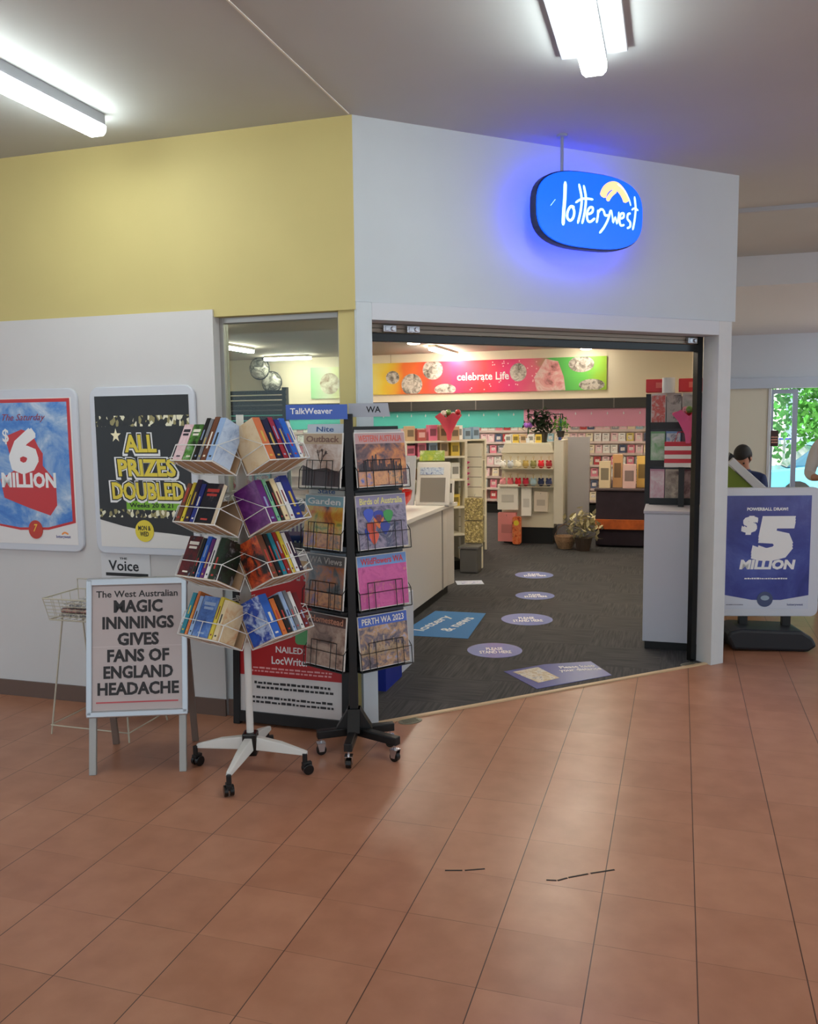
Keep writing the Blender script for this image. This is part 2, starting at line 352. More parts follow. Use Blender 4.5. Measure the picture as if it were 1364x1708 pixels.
# lobby end wall with doors
T2 = 10.0
LOB = mat((190, 198, 210), .6)
def sbox(name, s0, s1, t0, t1, z0, z1, m, bevel=0): return struct(MB().box(s0, s1, t0, t1, z0, z1).build(name, m, loc=C0, rz=A1, bevel=bevel))
sbox('wall_lobby_head', 1.9, 9, T2, T2 + .15, 2.22, HZ, LOB)
sbox('wall_lobby_left', 1.9, 2.97, T2 + .02, T2 + .15, 0, 2.06, mat((206, 204, 190), .6))
sbox('trim_8', 1.9, 9, T2 - .05, T2 + .15, 2.06, 2.22, mat((178, 190, 208), .5), .004)
sbox('trim_9', 2.95, 2.99, T2, T2 + .1, 0, 2.06, mat((190, 192, 196), .4, .4))
dr = thing('sliding_door', 'aluminium framed sliding glass door leaf at the end of the lobby', 'door', S(3.0, T2 + .05), A1)
MB().box(0, .03, 0, .04, 0, 2.04).box(.3, .37, 0, .04, 0, 2.04).box(.03, .3, 0, .04, 0, .08).box(.03, .3, 0, .04, 1.98, 2.04).build('frame', mat((150, 156, 172), .35, .6), dr)
MB().box(.03, .3, .016, .022, .08, 1.98).build('glass_pane', GLASS, dr)
MB().box(.0, .11, -.012, -.004, 1.18, 1.42).build('notice', [mat((60, 32, 30), .5)], dr)['label'] = 'dark red notice sticker'
scribble(.055, 1.28, .09, .12, 3, -.0122, mat((230, 170, 150)), dr, 'notice_print')
MB().box(3.36, 3.4, 0, .1, 0, 2.06).box(4.6, 4.66, 0, .1, 0, 2.06)
sbox('door_1', 4.55, 4.62, T2, T2 + .1, 0, 2.06, mat((150, 156, 172), .35, .6))
sbox('wall_lobby_right', 4.62, 9, T2, T2 + .15, 0, 2.06, LOB)

# ------------------------------------------------------------------ outdoors beyond the doors
og = MB().box(-20, 40, 10.1, 11.6, -.6, -.02).box(-20, 40, 11.6, 60, -.6, -.5).build('ground', mat((205, 200, 192), .9, noise=.08, scale=2), loc=C0, rz=A1); struct(og)
sbox('wall_street', 2.0, 6.0, 34, 34.3, -.5, 3.6, mat((200, 196, 190), .8))
rnd = random.Random(3)
def leafy(name, label, cx, cy, r, h, n, m, cat='shrub'):
    t = thing(name, label, cat, S(cx, cy, -.48), A1)
    mb = MB()
    for i in range(n):
        a, b, c = rnd.gauss(0, r * .5), rnd.gauss(0, r * .4), rnd.random() ** .8 * h
        s_ = .07 + .09 * rnd.random(); d1 = Vector((rnd.gauss(0, 1), rnd.gauss(0, 1), rnd.gauss(0, 1))).normalized(); d2 = d1.cross(Vector((rnd.random(), 1, .3))).normalized()
        p = Vector((a, b, c + .3)); mb.add([p - d1 * s_, p - d2 * s_ * .5, p + d1 * s_, p + d2 * s_ * .5], [(0, 1, 2, 3)])
    mb.build('foliage', m, t)
    MB().tube([(0, 0, -.02), (.05, 0, h * .3), (-.05, .02, h * .75)], .09, 8, r1=.03).build('trunk', mat((92, 72, 52), .9), t)
    return t
leafy('street_tree', 'bushy green street tree seen through the open lobby doorway', 7.3, 25, 3.0, 6.4, 14000, mat((74, 150, 52), .6, noise=.3, scale=2), 'tree')
leafy('street_shrub', 'low green shrub beside the car park wall outside', 15.5, 30, 1.6, 3.2, 500, mat((96, 162, 66), .6, noise=.3, scale=2))
car = thing('parked_car', 'pale blue parked car seen through the lobby glass door', 'car', S(5.75, 18.5, -.5), A1)
body = MB().prism([(-2.1, .28), (2.1, .28), (2.15, .75), (1.5, .92), (-1.2, .95), (-2.1, .85)], -.85, .85).build('body', mat((112, 190, 222), .25, .2, coat=.5), car, bevel=.05)
MB().prism([(-1.6, .92), (1.25, .9), (.55, 1.42), (-.95, 1.45)], -.72, .72).build('cabin', mat((70, 110, 130), .1), car, bevel=.06)
MB().prism([(-1.0, 1.43), (.6, 1.40), (.5, 1.47), (-.9, 1.5)], -.7, .7).build('roof', mat((130, 200, 228), .25), car, bevel=.02)
for x in (-1.35, 1.35):
    for y in (-.8, .8): MB().tube([(x, y - .1, .30), (x, y + .1, .30)], .32, 18).build('wheel', BLACK, car)
sb = thing('street_sign', 'red white and blue sign on a post outside the lobby doors', 'sign', S(4.82, 24, -.5), A1)
MB().tube([(0, 0, -.02), (0, 0, 1.7)], .04, 8).build('post', SILVER, sb)
MB().box(-.3, .3, -.03, .03, 1.3, 1.5).build('board', mat((222, 226, 236)), sb)
MB().box(-.3, -.18, -.04, -.03, 1.3, 1.5).build('stripe', mat((206, 50, 60)), sb); MB().box(-.16, .3, -.04, -.03, 1.43, 1.48).build('stripe', mat((60, 70, 170)), sb)

# ------------------------------------------------------------------ lamps
TUBE = mat((246, 255, 252), .4, emit=HALL_TUBE)
def batten(s, t0, t1, label, plate):
    r = thing('ceiling_light', label, 'ceiling light', S(s, t1, HZ if t1 < 4 else SZ + .01), A1, 'fluorescent battens on the hall ceiling')
    L = t1 - t0
    if plate: MB().box(-plate, plate, -L, -.0, -.02, 0).build('ceiling_plate', mat((200, 204, 212), .5), r, bevel=.003)
    MB().box(-.05, .05, -L, 0, -.055, -.02 if plate else 0).build('housing', mat((150, 152, 158), .4), r, bevel=.004)
    MB().prism([(-.052, -.056), (.052, -.056), (.05, -.085), (.035, -.1), (-.035, -.1), (-.05, -.085)], -L, 0.0).build('diffuser', TUBE, r)
    return r
batten(-1.19, -1.62, -.40, 'white fluorescent batten on the ceiling above the yellow wall', 0)
batten(1.21, -1.58, -.36, 'white fluorescent batten on a wide plate above the shop entrance', .135)
for s_, t_ in ((-3.6, -4.2), (0.4, -5.2), (4.2, -3.6), (5.0, 0.2), (4.7, 6.6), (4.9, 9.2)):  # out-of-view battens, added only to brighten the hall and lobby
    batten(s_, t_ - 1.22, t_, 'white fluorescent batten on the hall ceiling behind the viewer, ' + ('leftmost' if s_ < 0 else 'middle' if s_ < 4 else 'rightmost') if t_ < -1 else ['white fluorescent batten on the hall ceiling to the right of the shop', 'nearer white fluorescent batten on the lobby ceiling', 'farther white fluorescent batten on the lobby ceiling'][(t_ > 5) + (t_ > 8)], 0)
STUBE = mat((255, 245, 226), .4, emit=SHOP_TUBE)
def shoplight(s, t, label, L=1.2):
    r = thing('shop_light', label, 'ceiling light', S(s, t, SZ - .001), A1, 'fluorescent battens on the shop ceiling')
    MB().box(-.06, .06, -L / 2, L / 2, -.04, 0).build('housing', mat((214, 206, 190), .5), r)
    MB().prism([(-.055, -.04), (.055, -.04), (.045, -.085), (-.045, -.085)], -L / 2, L / 2).build('diffuser', STUBE, r)
for s_, t_, lab, L in ((-2.2, 10.2, 'short fluorescent batten seen under the entrance header', 1.6), (-5.05, 8.2, 'left bright fluorescent batten seen through the shop window', .9),
                    (-5.2, 10.35, 'right bright fluorescent batten seen through the shop window', 1.0),
                    (.6, 3.4, 'fluorescent batten above the shop entrance area', 1.2), (-1.6, 3.4, 'fluorescent batten above the shop counter', 1.2), (.6, 6.6, 'fluorescent batten above the gift shelves', 1.2),
                    (-1.8, 6.6, 'fluorescent batten above the card shelving', 1.2), (-4.2, 5.0, 'fluorescent batten above the left side of the shop', 1.2), (-4.2, 1.9, 'fluorescent batten just inside the shop window', 1.2)):
    if L == 1.0:
        r = thing('shop_light', lab, 'ceiling light', S(s_, t_, SZ), A1 , 'fluorescent battens on the shop ceiling')
        MB().box(-.45, .45, -.06, .06, -.04, 0).build('housing', mat((214, 206, 190), .5), r); MB().box(-.45, .45, -.05, .05, -.085, -.04).build('diffuser', STUBE, r)
    else: shoplight(s_, t_, lab, L)
for s_, t_, lab in ((-2.227, 8.48, 'round white downlight on the shop ceiling at left'), (.145, 10.7, 'round white downlight on the shop ceiling near the right wall')):
    r = thing('downlight', lab, 'ceiling light', S(s_, t_, SZ))
    MB().lathe([(.13, 0), (.13, -.02), (.11, -.03)], 20).build('rim', WHITE, r); MB().lathe([(.105, -.03), (.09, -.06), (.03, -.07)], 20).build('bulb', STUBE, r)

# ------------------------------------------------------------------ illuminated sign on the front
sg = thing('illuminated_sign', 'glowing blue rounded lightbox sign with white brush lettering above the entrance', 'sign', Wf(1.315, .2, 2.76), A2)
k = .73 / 1160
def sq(n=48):
    out = []
    for i in range(n):
        a = 2 * math.pi * i / n; c, s_ = math.cos(a), math.sin(a); p = 2 / 2.9
        out.append((.365 * math.copysign(abs(c) ** p, c), .205 * math.copysign(abs(s_) ** p, s_)))
    return out
o_ = sq(); i_ = [(x * .978, z * .965) for x, z in o_]
BLUE_E = mat((8, 92, 255), .3, emit=1.15)
MB().prism(o_, -.005, .045).build('casing', mat((16, 34, 84), .4), sg, bevel=.004)
MB().prism(i_, -.016, -.0045).build('face', BLUE_E, sg)
MB().prism([(x * .97, z * .97) for x, z in i_], .044, .056).build('back_face', mat((20, 60, 255), .3, emit=7 * SIGN), sg)
SW = mat((214, 255, 246), .4, emit=1.0); SO = mat((255, 206, 150), .4, emit=1.0)
def lp(pts): # sign drawing coordinates -> local metres
    return [((x - 655) * k, (525 - z - (x - 655) * -.085) * k * 1.02 - .0) for x, z in pts]
mb = MB(); Y0, Y1 = -.0185, -.0155
for pts, w in (([(372, 290), (368, 420), (358, 530), (352, 645)], 40), ([(470, 500), (432, 490), (400, 530), (395, 580), (425, 605), (458, 580), (468, 530), (450, 495)], 28),
               ([(515, 305), (545, 420), (535, 530), (505, 630)], 28), ([(565, 315), (590, 420), (580, 530), (552, 632)], 28), ([(480, 460), (540, 430), (600, 425), (670, 432)], 24),
               ([(615, 555), (660, 535), (665, 500), (630, 500), (605, 545), (610, 600), (640, 615), (690, 585)], 26),
               ([(722, 515), (722, 560), (708, 625)], 26), ([(718, 550), (750, 512), (785, 520)], 24),
               ([(785, 520), (800, 560), (835, 560)], 26), ([(860, 515), (835, 590), (790, 660), (740, 710)], 26),
               ([(868, 515), (880, 570), (890, 622), (912, 575), (932, 632), (945, 580), (953, 530)], 17), ([(975, 590), (1005, 575), (1005, 545), (975, 550), (960, 600), (975, 645), (1015, 640)], 24),
               ([(1085, 545), (1055, 550), (1050, 590), (1080, 620), (1080, 655), (1045, 670)], 24),
               ([(1125, 400), (1140, 500), (1130, 600), (1110, 685)], 24), ([(1095, 515), (1130, 500), (1170, 520)], 20), ([(222, 485), (270, 435)], 8)):
    ribbon(mb, lp(pts), w * k * .8, Y0, Y1)
mb.build('lettering', SW, sg)
mb = MB(); ribbon(mb, lp([(770, 410), (800, 350), (860, 315), (930, 320), (1000, 380), (1040, 450)]), 70 * k, Y0, Y1); ribbon(mb, lp([(820, 440), (860, 390), (920, 350)]), 40 * k, Y0, Y1)
mb.build('wave_emblem', SO, sg)
mb = MB(); ribbon(mb, lp([(930, 300), (1000, 345), (1060, 420), (1085, 480)]), 12 * k, Y0, Y1); mb.build('wave_streak', SW, sg)
MB().tube([(-.17, .025, .19), (-.17, .025, HZ - 2.76)], .009, 8).lathe([(.03, HZ - 2.76 - .012), (.03, HZ - 2.76)], 14, M=Matrix.Translation((-.17, .025, 0))).build('hanging_rod', mat((150, 160, 190), .4), sg)
MB().box(-.05, .05, .045, .2, -.03, .03).build('wall_bracket', mat((60, 60, 70), .5), sg)

# ------------------------------------------------------------------ posters on the left wall
FR = mat((205, 208, 216), .35)
def poster(s_c, label, name='poster'):
    t = thing(name, label, 'poster', S(s_c, -.012, 1.372), A1)
    MB().prism(rrect(-.335, .335, -.472, .472, .06), -.022, 0).build('snap_frame', FR, t, bevel=.006)
    return t
p1 = poster(-2.02, 'red bordered blue sky poster with a white 6 MILLION on the left wall')
Y = -.0225
MB().box(-.3, .3, Y - .001, Y, -.43, .42).build('backing_paper', mat((228, 224, 222), .4), p1)
RED = mat((196, 40, 44), .4)
MB().prism([(-.3, .415), (.29, .415), (.29, -.30), (.1, -.345), (-.1, -.35), (-.3, -.32)], Y - .002, Y - .001).build('red_border', RED, p1)
MB().prism([(-.29, .395), (.27, .395), (.27, -.29), (.1, -.33), (-.1, -.335), (-.29, -.31)], Y - .003, Y - .002).build('sky_picture', photo([(40, 100, 190), (70, 130, 205), (150, 180, 215), (225, 230, 236)], 4, seed=1), p1)
MB().prism([(-.17, .2), (-.05, .24), (.02, .22), (.06, .14), (.09, .1), (.085, .03), (.17, -.06), (.17, -.2), (.12, -.26), (-.02, -.22), (-.2, -.16), (-.22, -.05), (-.12, 0)], Y - .004, Y - .003).build('red_shadow', RED, p1)
text('The Saturday', -.03, .305, .3, .05, Y - .004, mat((150, 50, 70)), p1, shear=.4, bold=.0)
text('$', -.165, .2, .045, .09, Y - .004, WPRINT, p1, 'dollar_sign', bold=.03)
text('6', -.045, .115, .19, .25, Y - .004, WPRINT, p1, 'numeral', bold=.045, shear=.14)
text('MILLION', -.02, -.055, .38, .085, Y - .004, WPRINT, p1, 'lettering', bold=.042)
MB().prism(ell(.01, -.345, .05, .055), Y - .005, Y - .003).build('badge', mat((190, 50, 30), .4), p1); text('7', .01, -.335, .03, .045, Y - .005, mat((240, 190, 60)), p1, 'badge_numeral', shear=.3)
text('lotterywest', .2, -.385, .1, .022, Y - .001, mat((40, 50, 130)), p1, 'small_logo'); 
mb = MB(); ribbon(mb, [(.19, -.37), (.21, -.358), (.235, -.368)], .01, Y - .002, Y - .001); mb.build('small_wave', mat((240, 150, 70)), p1)
p2 = poster(-1.262, 'black poster reading ALL PRIZES DOUBLED in yellow on the left wall')
MB().box(-.3, .3, Y - .001, Y, -.43, .42).build('backing_paper', mat((224, 220, 216), .4), p2)
MB().prism([(-.3, .42), (.3, .42), (.3, -.36), (.15, -.345), (0, -.335), (-.15, -.31), (-.3, -.275)], Y - .002, Y - .001).build('black_picture', mat((22, 22, 22), .35, noise=.3), p2)
city = photo([(16, 16, 14), (30, 28, 20), (150, 140, 90), (20, 20, 16), (235, 230, 200)], 60, kind='voronoi', stretch=(1, 1, .6))
for z0_, z1_ in ((.25, .31), (-.26, -.215)): MB().box(-.3, .3, Y - .003, Y - .002, z0_, z1_).build('city_lights', city, p2)
YT = mat((226, 204, 60), .4)
for body, z, w in (('ALL', .155, .2), ('PRIZES', .02, .37), ('DOUBLED', -.11, .46)):
    xo = .02 if body != 'ALL' else -.01
    text(body, xo, z - .004, w + .03, .118, Y - .0025, WPRINT, p2, 'outline', bold=.075, shear=-.08)
    text(body, xo, z, w + .012, .104, Y - .0034, mat((30, 28, 20)), p2, 'shadow_line', bold=.055, shear=-.08)
    text(body, xo, z, w, .095, Y - .0042, YT, p2, bold=.035, shear=-.08)
MB().box(-.12, .22, Y - .003, Y - .002, -.215, -.165).build('green_banner', mat((120, 180, 40)), p2); text('Weeks 20 & 21', .04, -.19, .28, .025, Y - .0035, mat((20, 40, 10)), p2)
MB().prism([(-.17 + .035 * (1 if i % 2 == 0 else .4) * math.cos(math.pi / 2 + i * math.pi / 5), .2 + .04 * (1 if i % 2 == 0 else .4) * math.sin(math.pi / 2 + i * math.pi / 5)) for i in range(10)], Y - .003, Y - .002).build('star', mat((250, 240, 200)), p2)
MB().prism(ell(-.01, -.335, .06, .062), Y - .004, Y - .001).build('badge', mat((230, 208, 60)), p2); text('MON &\nWED', -.01, -.335, .08, .06, Y - .0045, BLACK, p2, 'badge_lettering')
vc = thing('notice_card', 'small white card reading Voice above the headline board on the left wall', 'card', S(-1.425, -.012, .9), A1)
MB().box(-.16, .165, -.006, 0, -.16, .0).build('card', mat((214, 214, 216), .4), vc)
text('Voice', -.01, -.07, .2, .06, -.0065, mat((30, 30, 34)), vc, bold=.03); text('THE', -.01, -.028, .05, .012, -.0065, mat((30, 30, 34)), vc)
MB().box(-.13, .15, -.0072, -.006, -.13, -.112).build('black_rule', BLACK, vc)

# ------------------------------------------------------------------ newspaper headline board
a = thing('headline_board', 'silver framed newspaper headline board on legs reading MAGIC INNNINGS', 'sign board', (-1.29, 3.86, 0), math.radians(4.4))
hw = .226; ln = math.atan2(.2, .95)
Ml = Matrix.Rotation(-math.radians(10.5), 4, 'X') @ Matrix.Translation((0, 0, .0187)) @ Matrix.Diagonal((1, 1, .932, 1))   # front sheet leans back
front = MB()
leg_m = mat((172, 172, 168), .45, .3)
for sx in (-1, 1):
    MB().box(-.0165 + sx * .208, .0165 + sx * .208, 0, .022, -.02, .96, M=Ml).build('front_leg', leg_m, a, bevel=.003)
    Mb = Matrix.Translation((sx * .2, .40, 0)) @ Matrix.Rotation(math.radians(13), 4, 'X')
    MB().box(-.016, .016, -.01, .01, 0, .90, M=Mb).build('rear_leg', mat((128, 112, 102), .5, .2), a, bevel=.003)
MB().box(-.235, .235, -.012, .026, .925, .97, M=Ml).build('top_rail', SILVER, a, bevel=.008)
MB().box(-.235, .235, -.014, .0, .265, .3, M=Ml).build('bottom_rail', SILVER, a, bevel=.006)
for sx in (-1, 1): MB().box(sx * .222 - .014, sx * .222 + .014, -.014, .0, .275, .96, M=Ml).build('side_rail', SILVER, a, bevel=.006)
MB().box(-.212, .212, -.006, .012, .285, .945, M=Ml).build('paper_sheet', mat((196, 184, 182), .6, noise=.02), a)
ink = mat((44, 42, 44), .6)
text('The West Australian', 0, .885, .38, .034, -.0065, ink, a, 'masthead', bold=.015, M=Ml)
for i, (w_, wd) in enumerate((('MAGIC', .225), ('INNNINGS', .33), ('GIVES', .19), ('FANS OF', .285), ('ENGLAND', .32), ('HEADACHE', .375))):
    text(w_, .005, .822 - i * .083, wd, .062, -.0065, ink, a, 'headline', bold=.038, M=Ml)
MB().box(-.19, .19, -.0075, -.0058, .336, .343, M=Ml).build('red_rule', mat((196, 84, 90)), a)
MB().box(-.212, .212, -.0068, -.0058, .618, .6205, M=Ml).build('fold_line', mat((214, 204, 202)), a)
MB().box(-.2, .2, .36, .375, .2, .24).build('rear_rail', mat((128, 112, 102), .5, .2), a)
MB().prism([(-.195, .28), (.195, .28), (.195, .9), (-.195, .9)], 0, .006, M=Matrix.Translation((0, .40, 0)) @ Matrix.Rotation(math.radians(13), 4, 'X')).build('rear_sheet', mat((112, 100, 98), .6), a)

# ------------------------------------------------------------------ wire newspaper stand behind the board
w = thing('wire_newspaper_stand', 'thin cream wire stand with a basket behind the headline board', 'stand', (-1.655, 4.43, 0), A1)
wm = mat((196, 190, 170), .4)
def loop(mb, x0, x1, y0, y1, z, r): mb.tube([(x0, y0, z), (x1, y0, z), (x1, y1, z), (x0, y1, z)], r, 6, closed=True)
mb = MB()
loop(mb, -.22, .22, -.1, .14, .62, .004); loop(mb, -.24, .24, -.12, .16, .735, .004)
for i in range(7): mb.tube([(-.22 - .02 * i / 6, -.1 - .02 * i / 6, .62 + .115 * i / 6), (.22 + .02 * i / 6, -.1 - .02 * i / 6, .62 + .115 * i / 6)], .002, 4)
for i in range(11):
    x = -.22 + .044 * i; mb.tube([(x * 1.08, -.12, .735), (x, -.1, .62), (x, .14, .62), (x * 1.08, .16, .735)], .002, 4)
for i in range(5): mb.tube([(-.24, -.12 + .07 * i, .735), (-.22, -.1 + .06 * i, .62)], .002, 4)
mb.tube([(-.24, .16, .735), (-.24, .16, .79), (.24, .16, .79), (.24, .16, .735)], .004, 6)
mb.build('basket', wm, w)
for x, y, s_ in ((-.24, -.11, 1), (.24, -.11, 1), (-.24, .24, 1), (.24, .24, 1)):
    MB().tube([(x * .75, y * .45, .62), (x, y, 0)], .0045, 6).build('leg', wm, w)
MB().tube([(-.24, -.11, .05), (.24, -.11, .05), (.24, .24, .05), (-.24, .24, .05)], .0035, 6, closed=True).build('foot_rail', wm, w)
for i, (c, lab) in enumerate((((206, 200, 192), 'folded grey newspaper lying in the wire basket, lowest of its stack'), ((196, 150, 140), 'folded pinkish newspaper lying in the wire basket, middle of its stack'), ((220, 218, 214), 'folded white newspaper lying on top in the wire basket'))):
    M_ = Matrix.Translation(w.location) @ Matrix.Rotation(A1, 4, 'Z') @ Matrix.Translation((.0 + .01 * i, .02, .626 + .025 * i))
    n_ = MB().box(-.19, .19, -.085, .12, 0, .022).build('newspaper', photo([c, (90, 90, 92), c, c], 40, seed=i), M=M_, bevel=.008); tag(n_, lab, 'newspaper')

# ------------------------------------------------------------------ black framed red sign board by the window
b = thing('red_sign_board', 'black framed sign board with red and white poster below the window', 'sign board', S(-.375, -.10, 0), A1 - .02)
Mr = Matrix.Rotation(-math.radians(3), 4, 'X')
MB().box(-.34, -.30, -.02, .02, 0, 1.0, M=Mr).box(.30, .34, -.02, .02, 0, 1.0, M=Mr).box(-.3, .3, -.02, .02, .96, 1.0, M=Mr).box(-.3, .3, -.02, .02, .015, .075, M=Mr).build('frame', BLACK, b, bevel=.003)
MB().box(-.30, .30, -.008, .012, .075, .96, M=Mr).build('white_sheet', mat((214, 208, 206), .4), b)
MB().box(-.30, .30, -.0095, -.0075, .275, .80, M=Mr).build('red_sheet', mat((176, 34, 38), .4), b)
mb = MB()
for i in range(15): mb.box(-.3 + i * .04, -.282 + i * .04, -.0105, -.0088, .80, .87, M=Mr)
mb.build('stripes', mat((190, 40, 46)), b)
text('SERVICES', .12, .835, .3, .045, -.011, mat((200, 60, 66)), b, bold=.05, M=Mr)
MB().prism(rrect(.03, .13, .46, .54, .02), -.0105, -.009, M=Mr).build('green_patch', mat((96, 170, 110)), b)
text('NAILED!', -.0, .425, .17, .035, -.0095, WPRINT, b, M=Mr); text('LocWriter', .0, .365, .22, .042, -.0095, WPRINT, b, M=Mr)
for (z, rows, h, m_) in ((.31, 2, .035, mat((226, 160, 160))), (.225, 2, .05, ink), (.145, 2, .05, ink)):
    o = scribble(0, z, .5, h, rows, -.0095, m_, b, seed=rows + int(z * 100)); o.matrix_local = Mr
# poster inside window glass
ip = thing('window_poster', 'dark blue poster with white words behind the window glass', 'poster', S(-.40, .085, 1.03), A1)
MB().box(-.11, .13, -.002, .0, -.16, .16).build('sheet', mat((34, 48, 130), .4), ip); text('info\nAust', .01, .0, .19, .2, -.0025, WPRINT, ip)

# ------------------------------------------------------------------ white book spinner
BX, BY = -.762, 3.893
r_ = thing('white_book_spinner', 'white wheeled spinner rack with tilted wire baskets full of paperbacks', 'book rack', (BX, BY, 0))
wp = mat((222, 220, 214), .35)
MB().tube([(0, 0, .1), (0, 0, 1.67)], .017, 14).build('pole', wp, r_, smooth=True)
MB().tube([(0, 0, .62), (0, 0, 1.6)], .026, 14).build('sleeve', mat((196, 186, 176), .4), r_, smooth=True)
MB().box(-.034, .034, -.034, .034, .075, .185).build('hub', BLACKG, r_, bevel=.008)
def caster(parent, x, y, ang, chrome=False, s=1):
    c, s_ = math.cos(ang), math.sin(ang); R = Matrix.Translation((x, y, 0)) @ Matrix.Rotation(ang, 4, 'Z') @ Matrix.Scale(s, 4)
    w_ = MB()
    for yy in ((-.013,) if chrome else (-.013, .013)):
        h_ = .009 if not chrome else .013
        yc = 0 if chrome else yy
        w_.tube([(0, yc - h_, .025), (0, yc - h_ * .7, .025), (0, yc + h_ * .7, .025), (0, yc + h_, .025)], .025, 18, M=R)
    wh = w_.build('caster_wheel', BLACKG, parent, smooth=False, bevel=.003)
    if chrome:
        MB().prism([(-.012, .02), (.012, .02), (.022, .062), (-.02, .062)], -.019, -.016, M=R).prism([(-.012, .02), (.012, .02), (.022, .062), (-.02, .062)], .016, .019, M=R).box(-.02, .022, -.019, .019, .06, .063, M=R).tube([(0, 0, .06), (0, 0, .085)], .006, 8, M=R).build('fork', CHROME, wh)
    else:
        MB().tube([(-.01, 0, .03), (-.012, 0, .06), (-.012, 0, .1)], .012, 10, M=R).box(-.026, .02, -.012, .012, .04, .058, M=R).build('fork', BLACK, wh, bevel=.003)
for (x, y) in ((-.268, .06), (.273, -.055), (-.047, -.285), (.041, .286)):
    d = Vector((x, y, 0)); L = d.length; d /= L; q = Vector((-d.y, d.x, 0))
    mb = MB(); P = []
    for rr, hw_, zt, zb in ((.03, .026, .165, .105), (.15, .022, .145, .098), (L, .013, .108, .088)):
        P.append([d * rr + q * hw_ + Vector((0, 0, zb)), d * rr - q * hw_ + Vector((0, 0, zb)), d * rr - q * hw_ * .7 + Vector((0, 0, zt)), d * rr + q * hw_ * .7 + Vector((0, 0, zt))])
    vs_ = [p for g in P for p in g]; fs = [(3, 2, 1, 0), (8, 9, 10, 11)]
    for i in range(2):
        for k_ in range(4): fs.append((i * 4 + k_, i * 4 + (k_ + 1) % 4, (i + 1) * 4 + (k_ + 1) % 4, (i + 1) * 4 + k_))
    lg = mb.add(vs_, fs).build('leg', wp, r_, bevel=.004)
    caster(lg, x, y, random.random() * 3)
LEAN = math.radians(27)
TIERS = [1.475, 1.205, .965, .70]
def pocketM(phi, z, lean=LEAN, r=.29):
    return Matrix.Translation((BX, BY, z)) @ Matrix.Rotation(phi, 4, 'Z') @ Matrix.Translation((0, -r, 0)) @ Matrix.Rotation(-lean, 4, 'X')
PW, PD, PH = .27, .15, .12
def pocket(phi, z, lean):
    Mp = Matrix.Translation((-BX, -BY, 0)) @ pocketM(phi, z, lean)
    mb = MB(); x0, x1 = -PW / 2, PW / 2
    R = .0022
    for zz, ww in ((0, R * 1.2), (PH * .62, R)):
        mb.tube([(x0, 0, zz), (x1, 0, zz), (x1, PD, zz), (x0, PD, zz)], ww, 5, M=Mp, closed=True)
    mb.tube([(x0, 0, 0), (x0, 0, PH * .62), (x0, PD, .2), (x0, PD, 0)], R, 5, M=Mp); mb.tube([(x1, 0, 0), (x1, 0, PH * .62), (x1, PD, .2), (x1, PD, 0)], R, 5, M=Mp)
    mb.tube([(x0, PD, .2), (x1, PD, .2)], R, 5, M=Mp); mb.tube([(0, PD, .2), (0, PD, 0), (0, 0, 0), (0, 0, PH * .62)], R, 5, M=Mp)
    for xx in (-.07, .07): mb.tube([(xx, 0, 0), (xx, PD, 0)], R * .8, 5, M=Mp)
    # arms back to the sleeve
    q = Mp.inverted() @ Vector((0, 0, z - .02)); q2 = Mp.inverted() @ Vector((0, 0, z + .1))
    mb.tube([(x0, PD, 0), q], R, 5, M=Mp); mb.tube([(x1, PD, 0), q], R, 5, M=Mp); mb.tube([(0, PD, .2), q2], R, 5, M=Mp)
    o = mb.build('wire_basket', WIREW, r_)
    MB().box(x0 + .004, x1 - .004, .004, PD - .004, .003, .006, M=Mp).box(x0 + .004, x1 - .004, PD - .007, PD - .004, .006, .15, M=Mp).build('cardboard_liner', TAN, o)
PH1, PH2 = math.radians(-36), math.radians(58)
for z in TIERS:
    for phi in (PH1, PH2, PH1 + math.pi, PH2 + math.pi): pocket(phi, z, LEAN)

